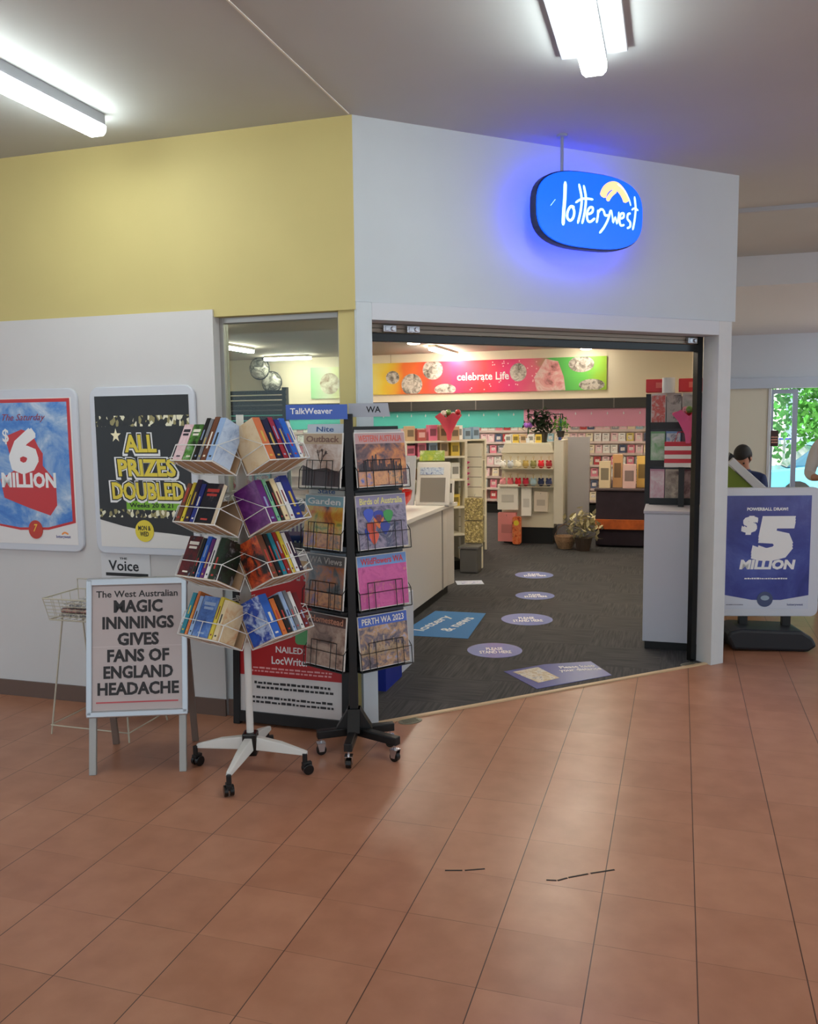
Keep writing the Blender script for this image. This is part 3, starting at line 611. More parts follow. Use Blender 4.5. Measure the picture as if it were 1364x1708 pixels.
CN = {'black': (22, 22, 24), 'pink': (206, 150, 168), 'green': (66, 120, 40), 'brown': (110, 66, 44), 'light blue': (150, 176, 212), 'yellow': (214, 192, 58), 'dark purple': (46, 30, 56),
      'navy blue': (36, 48, 124), 'red': (150, 34, 34), 'blue': (40, 96, 186), 'purple': (96, 36, 110), 'dark green': (26, 48, 30), 'teal': (30, 122, 140), 'orange': (206, 112, 50),
      'white': (224, 222, 218), 'cream': (224, 204, 160), 'grey': (120, 122, 128), 'dark red': (110, 24, 30), 'mint green': (120, 180, 140)}
def book(phi, z, x, th, h, dep, cname, art, where, front=False, wid=.1, y=.005, tilt=0):
    """spine-out book, or cover-out when front"""
    Mb = pocketM(phi, z) @ Matrix.Translation((x, y, .006)) @ Matrix.Rotation(tilt, 4, 'Y')
    t = thing('paperback_book', cname + ' ' + ('paperback, cover out, ' if front else 'paperback, spine out, ') + where, 'book', M=Mb, group='paperbacks in the white spinner rack')
    c = CN[cname]
    cover = photo(art, 14, seed=len(where) + int(x * 100), rough=.3) if art else mat(c, .3)
    sp_m = mat(c, .3); light = sum(c) > 380
    rb = random.Random(len(where) * 7 + int(x * 1000) + int(z * 100)); tl = mat(rb.choice([(30, 30, 40), (120, 40, 40), (40, 60, 110)]) if light else rb.choice([(232, 226, 210), (206, 176, 70), (190, 60, 50), (150, 170, 200)]), .4)
    k_ = .0012
    if front:
        MB().box(0, wid, 0, k_, 0, h, 1).box(0, wid, th - k_, th, 0, h, 0).box(0, k_, k_, th - k_, 0, h, 0).build('cover', [sp_m, cover], t)
        MB().box(k_, wid - .002, k_, th - k_, .001, h - .001).build('pages', PAGES, t)
        MB().box(wid * .14, wid * .86, -.0006, 0, h * .78, h * .86).box(wid * .2, wid * .8, -.0006, 0, h * .68, h * .74).box(wid * .3, wid * .7, -.0006, 0, h * .08, h * .12).build('title_print', tl, t)
    else:
        MB().box(0, th, 0, k_, 0, h, 0).box(0, k_, k_, dep, 0, h, 1).box(th - k_, th, k_, dep, 0, h, 1).build('cover', [sp_m, cover], t)
        MB().box(k_, th - k_, k_, dep - .002, .001, h - .001).build('pages', PAGES, t)
        za = rb.uniform(.25, .5); mb = MB().box(th * .36, th * .64, -.0006, 0, h * za, h * (za + rb.uniform(.2, .4))).box(th * .3, th * .7, -.0006, 0, h * .08, h * .12)
        mb.build('title_print', tl, t)
B1 = [(22, 22, 24), (40, 30, 26), (190, 70, 30), (226, 120, 50)]; Bb = [(36, 90, 190), (20, 60, 160), (190, 210, 236), (60, 130, 210)]
Bp = [(84, 30, 100), (96, 36, 110), (120, 60, 130), (80, 30, 96)]; Bd = [(16, 16, 22), (24, 26, 40), (60, 60, 80), (20, 20, 26)]
Bl = [(150, 176, 212), (190, 206, 226), (120, 146, 190)]; Bc = [(226, 206, 166), (214, 190, 150), (196, 120, 60)]
LISTS = {
 ('L', 0): [('F', .06, .02, 'pink', [(206, 150, 168), (226, 200, 200), (206, 150, 168)]), ('F', .062, .02, 'green', [(16, 24, 16), (20, 40, 20), (90, 150, 60), (170, 180, 170)]), ('S', .022, .2, 'black', None), ('S', .02, .195, 'grey', Bd), ('S', .03, .205, 'brown', None), ('S', .036, .2, 'light blue', Bl)],
 ('L', 1): [('S', .028, .18, 'brown', None), ('S', .018, .185, 'yellow', None), ('S', .03, .2, 'dark purple', Bd), ('S', .028, .18, 'navy blue', None), ('F', .105, .025, 'black', [(14, 14, 18), (16, 16, 22), (22, 24, 36), (110, 92, 88)])],
 ('L', 2): [('F', .085, .03, 'red', [(120, 24, 30), (90, 20, 24), (40, 20, 24), (160, 190, 220)]), ('S', .02, .18, 'black', None), ('S', .026, .19, 'blue', None), ('S', .02, .18, 'purple', None), ('S', .022, .185, 'white', None), ('S', .034, .19, 'dark green', [(16, 20, 18), (26, 48, 30), (16, 20, 18), (170, 170, 170)])],
 ('L', 3): [('S', .026, .19, 'teal', None), ('S', .016, .2, 'orange', None), ('S', .022, .18, 'light blue', Bl), ('F', .1, .035, 'blue', [(30, 56, 110), (70, 110, 180), (130, 160, 200)]), ('S', .02, .19, 'yellow', None), ('S', .026, .18, 'cream', Bc)],
 ('R', 0): [('S', .045, .2, 'orange', [(226, 206, 166), (222, 200, 160), (214, 180, 130)]), ('S', .04, .19, 'black', Bd), ('S', .03, .2, 'red', Bd), ('S', .03, .19, 'navy blue', None), ('S', .035, .195, 'blue', Bb), ('S', .02, .18, 'white', None)],
 ('R', 1): [('S', .04, .2, 'purple', Bp), ('S', .02, .2, 'mint green', None), ('S', .018, .19, 'black', None), ('S', .03, .2, 'cream', None), ('S', .03, .18, 'white', None), ('S', .05, .21, 'navy blue', [(40, 50, 140), (46, 58, 150), (190, 200, 230)])],
 ('R', 2): [('S', .035, .2, 'brown', B1), ('S', .025, .2, 'black', Bd), ('S', .025, .2, 'teal', None), ('S', .022, .2, 'red', None), ('S', .022, .2, 'yellow', None), ('S', .024, .19, 'white', None), ('S', .022, .19, 'dark purple', None)],
 ('R', 3): [('S', .05, .2, 'blue', Bb), ('S', .03, .17, 'orange', None), ('S', .03, .18, 'black', Bd), ('S', .024, .19, 'light blue', Bl), ('S', .022, .19, 'grey', None), ('S', .022, .18, 'white', None), ('S', .03, .17, 'dark red', None)],
}
TN = ['topmost', 'second', 'third', 'lowest']
ON = ['first', 'second', 'third', 'fourth', 'fifth', 'sixth', 'seventh']
for (side, ti), L in LISTS.items():
    phi = PH1 if side == 'L' else PH2; x = -PW / 2 + .006
    tot = sum(b_[1] for b_ in L); gap = max(.0005, min(.006, (PW - .012 - tot) / len(L)))
    for i, b_ in enumerate(L):
        where = '%s from left in %s %s basket of white spinner' % (ON[i], TN[ti], 'left' if side == 'L' else 'right')
        if b_[0] == 'F': book(phi, TIERS[ti], x, b_[2], .185 if b_[1] > .07 else .17, 0, b_[3], b_[4], where, True, b_[1])
        else: book(phi, TIERS[ti], x, b_[1], b_[2], .112 if side == 'L' else .138, b_[3], b_[4], where)
        x += b_[1] + gap

# ------------------------------------------------------------------ black calendar rack
KX, KY = -.285, 4.115
kb = thing('black_calendar_rack', 'black wheeled spinner rack holding calendars beside the shop corner', 'calendar rack', (KX, KY, 0))
MB().box(-.021, .021, -.021, .021, .12, 1.67).build('pole', BLACK, kb, bevel=.003)
MB().prism([(-.09, .12), (.09, .12), (.03, .22), (-.03, .22)], -.03, .03).prism([(-.09, .12), (.09, .12), (.03, .22), (-.03, .22)], -.03, .03, M=Matrix.Rotation(math.pi / 2, 4, 'Z')).build('pole_gusset', BLACK, kb)
for ang, L in ((197, .19), (266, .24), (324, .27), (14, .2), (105, .24)):
    a_ = math.radians(ang); R = Matrix.Rotation(a_, 4, 'Z')
    lg = MB().box(0, L, -.02, .02, .085, .125, M=R).build('leg', BLACK, kb, bevel=.004)
    caster(lg, (L - .02) * math.cos(a_), (L - .02) * math.sin(a_), a_, True, 1.0)
# header boards
hd = MB().box(-.29, -.0, -.06, -.05, 1.645, 1.715).build('header_board', mat((66, 100, 186), .4), kb); hd['label'] = 'blue header board'
text('TalkWeaver', -.17, 1.685, .2, .028, -.0602, WPRINT, kb, 'header_lettering')
hb = MB().prism([(.0, 1.655), (.2, 1.655), (.19, 1.72), (.0, 1.72)], .02, .03).build('header_board', mat((164, 168, 178), .4), kb); hb['label'] = 'grey header board'
text('WA', .12, 1.69, .07, .03, .0198, BLACK, kb, 'header_lettering')
CT = [1.58, 1.275, .98, .68]           # top of each calendar
phiL, phiR = math.radians(-40), math.radians(36)
CH = .265
def calM(side, ztop):
    if side == 'L': return Matrix.Translation((KX - .022, KY - .025, ztop)) @ Matrix.Rotation(phiL, 4, 'Z') @ Matrix.Rotation(math.radians(-6), 4, 'X')
    return Matrix.Translation((KX + .022, KY - .02, ztop)) @ Matrix.Rotation(phiR, 4, 'Z') @ Matrix.Rotation(math.radians(-6), 4, 'X')
specs = {
 ('L', 0): ('sepia calendar with a bare tree picture', [(150, 110, 90), (196, 176, 164), (216, 206, 200)], (176, 150, 120), (120, 84, 66), 'Outback'),
 ('L', 1): ('colourful orange and green food calendar', [(40, 30, 24), (196, 110, 40), (206, 170, 60), (70, 120, 60)], (120, 160, 170), (230, 230, 226), 'Garden'),
 ('L', 2): ('dim grey calendar with an orange beach inset', [(40, 36, 34), (90, 84, 80), (170, 100, 50), (90, 100, 130)], (96, 92, 90), (190, 186, 180), 'WA Views'),
 ('L', 3): ('beige calendar with small drawings', [(168, 142, 122), (186, 160, 140), (150, 120, 104), (90, 70, 60)], (92, 56, 44), (210, 150, 120), 'Homestead'),  # inks darkened to stand in for backlit shade
 ('R', 0): ('sunset city skyline calendar', [(60, 50, 60), (110, 80, 80), (196, 120, 70), (226, 160, 90)], (184, 150, 150), (206, 90, 76), 'WESTERN AUSTRALIA'),
 ('R', 1): ('lorikeet parrots calendar on pale branches', [(70, 64, 90), (150, 136, 156), (60, 60, 90), (196, 186, 196)], (150, 140, 170), (226, 216, 130), 'Birds of Australia'),
 ('R', 2): ('pink wildflower field calendar', [(176, 60, 128), (206, 84, 150), (190, 70, 140), (214, 120, 130)], (110, 146, 206), (206, 50, 60), 'WildFlowers WA'),
 ('R', 3): ('Perth riverside city skyline calendar', [(50, 44, 50), (110, 100, 110), (190, 150, 110), (150, 170, 214)], (62, 96, 190), (240, 236, 226), 'PERTH WA 2023'),
}
for (side, i), (lab, cols, topc, tc_, ttl) in specs.items():
    CW = .272 if side == 'L' else .30
    M_ = calM(side, CT[i]); x0, x1 = (-CW, 0) if side == 'L' else (0, CW)
    Mloc = Matrix.Translation((-KX, -KY, 0)) @ M_
    # rack tray
    xa, xb = (x0 - .006, x1 + .0) if side == 'L' else (x0, x1 + .006)
    mb = MB().box(xa, xb, -.012, .06, -CH - .012, -CH - .007, M=Mloc)
    for xx in (xa + .05, xa + .09, xb - .09, xb - .05):
        mb.tube([(xx, -.014, -CH - .01), (xx, -.014, -CH + .13)], .002, 6, M=Mloc)
    mb.tube([(xa + .05, -.014, -CH + .13), (xb - .05, -.014, -CH + .13)], .002, 6, M=Mloc)
    mb.tube([(xa, -.014, -CH + .08), (xb, -.014, -CH + .08)], .0018, 6, M=Mloc)
    mb.tube([(xa, -.014, -CH - .01), (xa, -.014, -CH + .08), (xa, .055, -CH + .16), (xa, .055, -CH - .01)], .0025, 6, M=Mloc)
    mb.tube([(xb, -.014, -CH - .01), (xb, -.014, -CH + .08), (xb, .055, -CH + .16), (xb, .055, -CH - .01)], .0025, 6, M=Mloc)
    pk = mb.build('wire_pocket', BLACK, kb)
    MB().box(xa, xb, .057, .061, -CH - .01, .035 if side == 'R' else -.02, M=Mloc).build('back_plate', BLACK, pk)
    # calendar in front
    c = thing('calendar', lab + ' on the black rack', 'calendar', M=M_, group='calendars on the black rack')
    MB().box(x0 + .002, x1 - .002, -.004, .004, -CH, 0).build('paper_block', mat((222, 218, 212), .4), c)
    MB().box(x0 + .005, x1 - .005, -.0052, -.004, -CH + .004, -.055).build('cover_picture', photo(cols, 11 if i != 3 or side == 'L' else 20, seed=i + (side == 'R') * 5, rough=.2), c)
    MB().box(x0 + .005, x1 - .005, -.0052, -.004, -.055, -.004).build('title_band', mat(topc, .25), c)
    text(ttl, (x0 + x1) / 2, -.03, CW * .84, .032, -.0055, mat(tc_, .4), c, 'title_print', bold=.03)
    if (side, i) == ('R', 1):
        for bx, bz, cc in ((.07, -.09, (60, 80, 190)), (.08, -.15, (200, 70, 40)), (.12, -.12, (230, 120, 50)), (.12, -.1, (50, 60, 160)), (.17, -.1, (60, 150, 70)), (.15, -.15, (50, 60, 150)), (.09, -.19, (226, 90, 60)), (.07, -.17, (50, 70, 170))):
            bx, bz = bx * 1.15 - .01, bz * 1.1 + .0; MB().prism([(bx + .026 * math.cos(t_) + .008 * math.sin(2 * t_), bz + .034 * math.sin(t_)) for t_ in [2 * math.pi * q / 14 for q in range(14)]], -.0065 - bx * .002, -.005).build('parrot_print', mat(cc, .3), c)
    if (side, i) in (('R', 0), ('L', 1), ('L', 2)):
        for q, cc in enumerate(((70, 110, 190), (150, 96, 90), (40, 100, 120))):
            MB().box(x0 + .012 + q * .088, x0 + .092 + q * .088, -.0062, -.005, -CH + .01, -CH + .075).build('inset_picture', photo([cc, (220, 160, 110), cc], 20, seed=q), c)
    if (side, i) in (('R', 3), ('R', 0)):
        mb = MB(); rn = random.Random(5 + i)
        for q in range(26):
            xx = .015 + q * .0098; hh = .03 + .08 * rn.random() * (1 - abs(q - 12) / 16); mb.box(xx, xx + .008, -.0060, -.005, -.2, -.2 + hh)
        mb.build('skyline_print', photo([(90, 80, 84), (190, 160, 120), (130, 130, 150)], 40, seed=2) if i else mat((50, 36, 44), .3), c)
    if (side, i) == ('L', 0):
        mb = MB(); rn = random.Random(8)
        def br(x, z, a_, l, w_):
            x2, z2 = x + l * math.cos(a_), z + l * math.sin(a_); ribbon(mb, [(x, z), (x2, z2)], w_, -.0062, -.005)
            if l > .018:
                for _ in range(3): br(x2, z2, a_ + rn.uniform(-.8, .8), l * .68, w_ * .7)
        br(-.14, -.2, math.pi / 2, .05, .009); mb.prism([(-CW + .006, -CH + .005), (-.006, -CH + .005), (-.006, -.19), (-.1, -.17), (-.19, -.18), (-CW + .006, -.16)], -.0062, -.005); mb.build('tree_print', mat((52, 28, 24), .4), c)
    # second calendar behind, standing a little higher
    M2 = M_ @ Matrix.Translation((-.012 if side == 'L' else .01, .025, .045 if side == 'L' else .015))
    c2cols = [((190, 196, 206), 'pale'), ((206, 200, 186), 'cream'), ((150, 156, 166), 'grey'), ((70, 66, 66), 'dark')][i] if side == 'L' else [((180, 176, 176), 'pale grey'), ((70, 60, 54), 'dark brown'), ((60, 56, 60), 'dark grey'), ((64, 52, 70), 'dark plum')][i]
    c2 = thing('calendar', '%s calendar half hidden behind the %s' % (c2cols[1], lab), 'calendar', M=M2, group='calendars on the black rack')
    MB().box(x0 + .01, x1 - .012, -.004, .004, -CH + .0, 0).build('paper_block', mat(c2cols[0], .35), c2)
    if side == 'L': text(['Nite', 'State', 'West', 'Farm'][i], (x0 + x1) / 2, -.025, .12, .025, -.0045, mat((60, 90, 140)), c2, 'title_print')

# ------------------------------------------------------------------ five million pavement sign
ps = thing('pavement_sign', 'white framed blue sign reading 5 MILLION on a black wheeled base', 'sign', (2.535, 6.0, 0), math.radians(-4))
Yp = -.03
MB().prism(rrect(-.375, .36, .215, 1.135, .05), -.028, .028).build('panel', mat((206, 210, 220), .35), ps, bevel=.006)
MB().box(-.29, .29, Yp - .001, Yp + .002, .27, 1.08).build('white_sheet', mat((206, 212, 226), .2), ps)
MB().prism([(-.29, 1.08), (.29, 1.08), (.29, .37), (.1, .335), (-.1, .335), (-.29, .37)], Yp - .002, Yp - .001).build('blue_sheet', photo([(44, 54, 124), (58, 72, 150), (84, 100, 176)], 2.5, seed=4, rough=.15), ps)
text('POWERBALL DRAW!', -.01, .985, .28, .022, Yp - .002, WPRINT, ps, bold=.04)
text('$', -.13, .87, .1, .12, Yp - .002, WPRINT, ps, 'dollar_sign', bold=.07, shear=.15)
text('5', .035, .775, .26, .28, Yp - .002, WPRINT, ps, 'numeral', bold=.07, shear=.12)
text('MILLION', 0, .59, .38, .065, Yp - .002, WPRINT, ps, 'lettering', bold=.05, shear=.15)
scribble(-.01, .49, .3, .02, 1, Yp - .002, WPRINT, ps)
MB().prism(ell(-.01, .34, .055, .055), Yp - .004, Yp - .001).build('round_badge', mat((70, 84, 120), .2), ps); MB().prism(ell(-.01, .35, .03, .018), Yp - .005, Yp - .003).build('badge_eye', mat((150, 170, 190), .3), ps)
text('lotterywest', .2, .30, .11, .02, Yp - .0015, mat((50, 60, 120)), ps, 'small_logo'); scribble(-.22, .3, .12, .01, 1, Yp - .001, mat((60, 60, 90)), ps)
for x in (-.15, .15): MB().box(x - .03, x + .03, -.02, .02, .12, .23).build('bracket', BLACK, ps, bevel=.004)
MB().prism([(-.27, .015), (.24, .0), (.30, .04), (.27, .1), (.2, .145), (-.22, .16), (-.30, .14), (-.31, .1)], -.2, .12).build('base', mat((24, 26, 32), .5), ps, bevel=.02)
for x in (-.25, .22): MB().tube([(x, .13, .045), (x, .18, .045)], .045, 16).build('wheel', BLACKG, ps)

# ------------------------------------------------------------------ green kiosk, bench and the two people in the lobby
gk = thing('green_kiosk', 'sloping green and white display desk behind the 5 MILLION sign', 'desk', S(2.03, 4.0), A1)
MB().prism([(0, 0), (.30, 0), (.30, .93), (.02, 1.19), (0, 1.19)], 0, .35).build('cabinet', mat((112, 134, 30), .5), gk)
MB().prism([(.0, 1.22), (.05, 1.27), (.37, .97), (.31, .92)], -.03, .38).build('white_top', mat((212, 214, 218), .4), gk, bevel=.006)
MB().prism([(.0, 1.23), (.03, 1.31), (.07, 1.28), (.05, 1.25)], .1, .3).build('black_screen', BLACK, gk)
def skin(name, verts, edges, radii, m, parent, root=0, sub=2):
    me = bpy.data.meshes.new(name); me.from_pydata(verts, edges, []); me.materials.append(m)
    o = bpy.data.objects.new(name, me); COL.objects.link(o); o.parent = parent
    sk = o.modifiers.new('skin', 'SKIN'); sk.use_smooth_shade = True
    if not me.skin_vertices: bpy.context.view_layer.objects.active = o
    if not me.skin_vertices: me.attributes.new
    lay = me.skin_vertices[0].data
    for i, r in enumerate(radii):
        lay[i].radius = (r, r) if not isinstance(r, tuple) else r
        lay[i].use_root = (i == root)
    s_ = o.modifiers.new('sub', 'SUBSURF'); s_.levels = sub; s_.render_levels = sub
    return o
def baked(o):
    bpy.context.view_layer.update()
    me = bpy.data.meshes.new_from_object(o.evaluated_get(bpy.context.evaluated_depsgraph_get()))
    for p in me.polygons: p.use_smooth = True
    o.modifiers.clear(); o.data = me; return o
SKIN = mat((186, 132, 106), .55)
def person(name, label, loc, rz, J, shirt, trousers, hair_m, sitting):
    t = thing(name, label, 'person', loc, rz)
    # body: one continuous surface with clothing colours by region
    V = []; E = []; R = []; idx = {}
    def add(n, p, r, par=None):
        idx[n] = len(V); V.append(p); R.append(r)
        if par: E.append((idx[par], idx[n]))
    add('pel', J['pel'], (.15, .115)); add('waist', J['waist'], (.14, .11), 'pel'); add('chest', J['chest'], (.165, .125), 'waist'); add('neckb', J['neckb'], (.075, .07), 'chest')
    add('neck', J['neck'], (.055, .055), 'neckb'); add('jaw', J['jaw'], (.065, .075), 'neck'); add('head', J['head'], (.082, .098), 'jaw'); add('top', J['top'], (.06, .07), 'head')
    for s_ in 'lr':
        add('sh' + s_, J['sh' + s_], .068, 'chest'); add('el' + s_, J['el' + s_], .05, 'sh' + s_); add('wr' + s_, J['wr' + s_], .032, 'el' + s_); add('pa' + s_, J['pa' + s_], (.036, .022), 'wr' + s_)
        d = (Vector(J['pa' + s_]) - Vector(J['wr' + s_])).normalized(); q = d.cross(Vector((0, 0, 1))).normalized() if abs(d.z) < .9 else Vector((1, 0, 0))
        for k_ in range(4):
            base = Vector(J['pa' + s_]) + d * .03 + q * (-.027 + .018 * k_); m1 = base + d * (.035 + .006 * (k_ in (1, 2))); tip = m1 + d * .03 - Vector((0, 0, .012))
            add('f%s%d' % (s_, k_), tuple(base), .0095, 'pa' + s_); add('g%s%d' % (s_, k_), tuple(m1), .0085, 'f%s%d' % (s_, k_)); add('h%s%d' % (s_, k_), tuple(tip), .0075, 'g%s%d' % (s_, k_))
        th = Vector(J['wr' + s_]) + d * .04 + q * -.045; add('t' + s_, tuple(th), .011, 'wr' + s_); add('u' + s_, tuple(th + d * .04 - q * .008), .009, 't' + s_)
        add('hip' + s_, J['hip' + s_], .095, 'pel'); add('kn' + s_, J['kn' + s_], .062, 'hip' + s_); add('an' + s_, J['an' + s_], .042, 'kn' + s_); add('toe' + s_, J['toe' + s_], (.04, .03), 'an' + s_)
    b = baked(skin('body', V, E, R, SKIN, t))
    b.data.materials.clear()
    for m_ in (SKIN, shirt, trousers, BLACK): b.data.materials.append(m_)
    nb = Vector(J['neckb']); wr = [Vector(J['wrl']), Vector(J['wrr'])]; pz = J['pel'][2]
    for p in b.data.polygons:
        c = p.center; mi = 1
        if (c - Vector(J['head'])).length < .19 and c.z > J['neck'][2] - .02: mi = 0
        elif min((c - (w_ + (Vector(J['pa' + s_]) - w_) * .5)).length for w_, s_ in zip(wr, 'lr')) < .12 and min((c - Vector(J['pa' + s_])).length for s_ in 'lr') < .13: mi = 0
        else:
            dl = min((c - Vector(J[k_])).length for k_ in ('pel', 'hipl', 'hipr', 'knl', 'knr', 'anl', 'anr')); dt = min((c - Vector(J[k_])).length for k_ in ('waist', 'chest', 'shl', 'shr', 'ell', 'elr', 'wrl', 'wrr'))
            if dl < dt: mi = 2
            if c.z < .1: mi = 3
        p.material_index = mi
    # face and hair
    H = Vector(J['head']); fd = Vector(J['face']).normalized(); q = fd.cross(Vector((0, 0, 1))).normalized(); up = q.cross(fd)
    MF = Matrix((( q.x, fd.x, up.x, H.x), (q.y, fd.y, up.y, H.y), (q.z, fd.z, up.z, H.z), (0, 0, 0, 1)))
    hm = MB()
    hm.ball((0, 0, 0), .108, 14); hm.v = [(x, y, z) if not (y > .03 and z < .012) else (x * .86, .03 + (y - .03) * .1, z) for x, y, z in hm.v]
    hm.v = [tuple(MF @ (Vector((x * .88, y * 1.05 - .015, z * 1.15 + .025)))) for x, y, z in hm.v]
    hm.build('hair', hair_m, t, smooth=True)
    fm = MB().ball((-.032, .088, .0), .011, 8).ball((.032, .088, .0), .011, 8); fm.v = [tuple(MF @ Vector(v_)) for v_ in fm.v]; fm.build('eyes', mat((40, 30, 26), .2), t, smooth=True)
    nm = MB().prism([(-.012, -.03), (.012, -.03), (.004, .008), (-.004, .008)], .085, .112).ball((-.083, .0, -.01), .02, 8, sc=(.5, 1, 1.4)).ball((.083, .0, -.01), .02, 8, sc=(.5, 1, 1.4)); nm.v = [tuple(MF @ Vector(v_)) for v_ in nm.v]; nm.build('nose_and_ears', SKIN, t, smooth=True)
    lm = MB().box(-.024, .024, .084, .094, -.058, -.048); lm.v = [tuple(MF @ Vector(v_)) for v_ in lm.v]; lm.build('mouth', mat((150, 84, 76), .5), t)
    return t
sit = dict(pel=(0, 0, .54), waist=(0, -.03, .68), chest=(0, -.10, .90), neckb=(0, -.13, 1.03), neck=(0, -.15, 1.08), jaw=(0, -.19, 1.12), head=(0, -.19, 1.19), top=(0, -.18, 1.25),
           shl=(-.18, -.1, .96), ell=(-.24, -.2, .72), wrl=(-.12, -.4, .66), pal=(-.07, -.47, .65), shr=(.18, -.1, .96), elr=(.24, -.2, .72), wrr=(.12, -.4, .66), par=(.07, -.47, .65),
           hipl=(-.1, -.06, .52), knl=(-.12, -.46, .52), anl=(-.12, -.48, .1), toel=(-.12, -.62, .04), hipr=(.1, -.06, .52), knr=(.12, -.46, .52), anr=(.12, -.48, .1), toer=(.12, -.62, .04), face=(0, -1, -.9))
st = S(2.37, 6.0)
person('seated_person', 'dark haired person in a navy top sitting bent forward on the lobby bench', st, math.radians(-40), sit, mat((34, 48, 92), .8), mat((40, 42, 50), .8), mat((22, 18, 17), .6), True)
bn = thing('bench', 'low grey bench under the seated person in the lobby', 'bench', st, math.radians(-40))
MB().box(-.3, .3, -.2, .25, .38, .42).build('seat', mat((120, 122, 126), .5), bn, bevel=.01)
for x in (-.26, .26):
    for y in (-.16, .2): MB().box(x - .02, x + .02, y - .02, y + .02, 0, .38).build('leg', SILVER, bn)
stand = dict(pel=(0, 0, .95), waist=(0, .0, 1.1), chest=(0, .0, 1.30), neckb=(0, .0, 1.45), neck=(0, -.01, 1.50), jaw=(0, -.04, 1.55), head=(0, -.03, 1.62), top=(0, -.02, 1.69),
             shl=(-.19, .0, 1.40), ell=(-.26, .02, 1.12), wrl=(-.19, -.21, 1.10), pal=(-.13, -.27, 1.12), shr=(.19, .0, 1.40), elr=(.25, .03, 1.13), wrr=(.17, -.2, 1.10), par=(.11, -.26, 1.12),
             hipl=(-.1, 0, .92), knl=(-.11, -.02, .5), anl=(-.12, .01, .1), toel=(-.13, -.14, .035), hipr=(.1, 0, .92), knr=(.11, -.02, .5), anr=(.12, .01, .1), toer=(.13, -.14, .035), face=(-.3, -1, -.3))
person('standing_person', 'person in a light beige jacket at the right edge behind the 5 MILLION sign', S(2.96, 4.0), math.radians(-30), stand, mat((206, 200, 196), .8), mat((70, 74, 92), .8), mat((60, 44, 34), .6), False)

# ================================================================== shop interior
def sthing(name, label, cat, s, t, z=0, rz=0, group=None): return thing(name, label, cat, S(s, t, z), A1 + rz, group)
# ---- long picture banner on the back wall
bn = sthing('picture_banner', 'long rainbow coloured banner with photos and celebrate life high on the back wall', 'banner', -1.69, 11.08, 2.42)
def grad_mat(stops, x0, x1):
    m = bpy.data.materials.new('banner_print'); m.use_nodes = True; nt = m.node_tree; b = nt.nodes['Principled BSDF']; N = nt.nodes.new; L = nt.links.new
    tc = N('ShaderNodeTexCoord'); sp_ = N('ShaderNodeSeparateXYZ'); L(tc.outputs['Object'], sp_.inputs[0])
    mr = N('ShaderNodeMapRange'); mr.inputs[1].default_value = x0; mr.inputs[2].default_value = x1; L(sp_.outputs[0], mr.inputs[0])
    n = N('ShaderNodeTexNoise'); n.inputs['Scale'].default_value = 2.5; L(tc.outputs['Object'], n.inputs['Vector'])
    ad = N('ShaderNodeMath'); ad.operation = 'MULTIPLY_ADD'; ad.inputs[1].default_value = .12; L(n.outputs['Fac'], ad.inputs[0]); L(mr.outputs[0], ad.inputs[2])
    sb = N('ShaderNodeMath'); sb.operation = 'SUBTRACT'; sb.inputs[1].default_value = .06; L(ad.outputs[0], sb.inputs[0])
    r = N('ShaderNodeValToRGB'); L(sb.outputs[0], r.inputs[0])
    for i, (p, c) in enumerate(stops):
        el = r.color_ramp.elements[i] if i < 2 else r.color_ramp.elements.new(p)
        el.position = p; el.color = lin(c) + (1,)
    L(r.outputs[0], b.inputs['Base Color']); b.inputs['Roughness'].default_value = .4
    return m
MB().box(-2.15, 2.15, -.03, 0, -.29, .285).build('board', grad_mat([(0, (236, 220, 120)), (.99, (160, 200, 60)), (.07, (240, 206, 60)), (.16, (236, 120, 50)), (.26, (232, 84, 60)), (.36, (226, 60, 110)), (.5, (222, 44, 60)), (.62, (226, 50, 120)), (.72, (226, 110, 130)), (.79, (80, 180, 90)), (.9, (110, 200, 90))], -2.15, 2.15), bn)
gp = photo([(40, 36, 34), (150, 140, 130), (216, 206, 196), (70, 60, 54)], 9, seed=3)
for cx, cz, rx, rz_ in ((-1.72, .02, .13, .12), (-1.35, -.12, .2, .2), (-.95, .14, .19, .18), (-.72, -.22, .2, .1), (.62, .05, .15, .16), (1.72, .16, .22, .14), (1.9, -.2, .22, .1)):
    pts = [(x, max(-.285, min(.28, z))) for x, z in ell(cx, cz, rx, rz_)]
    MB().prism(pts, -.034, -.03).build('round_photo', gp, bn)
MB().prism([(.95, -.285), (1.45, -.285), (1.42, -.05), (1.32, .22), (1.1, .27), (1.0, .1), (.9, -.05)], -.034, -.03).build('baby_photo', photo([(214, 160, 150), (236, 206, 200), (226, 150, 150), (120, 70, 60)], 4, seed=2), bn)
text('celebrate Life', -.02, .0, .95, .14, -.031, WPRINT, bn, bold=.02)
mb = MB(); rn = random.Random(2)
for i in range(40): mb.prism(ell(rn.uniform(-.3, 1.0), rn.uniform(-.25, .25), .012, .012, 8), -.0315, -.03)
mb.build('white_sparkles', mat((250, 200, 200)), bn)
b2 = sthing('wall_picture', 'pale green picture print seen through the window on the back wall', 'picture', -4.72, 11.08, 2.38)
MB().box(-.34, .34, -.025, 0, -.3, .29).build('panel', grad_mat([(0, (150, 206, 150)), (1, (226, 226, 150)), (.5, (216, 226, 196))], -.34, .34), b2)
MB().prism(ell(.05, -.02, .2, .2), -.028, -.025).build('pale_photo', photo([(236, 232, 216), (200, 190, 170), (150, 120, 100)], 7, seed=6), b2)
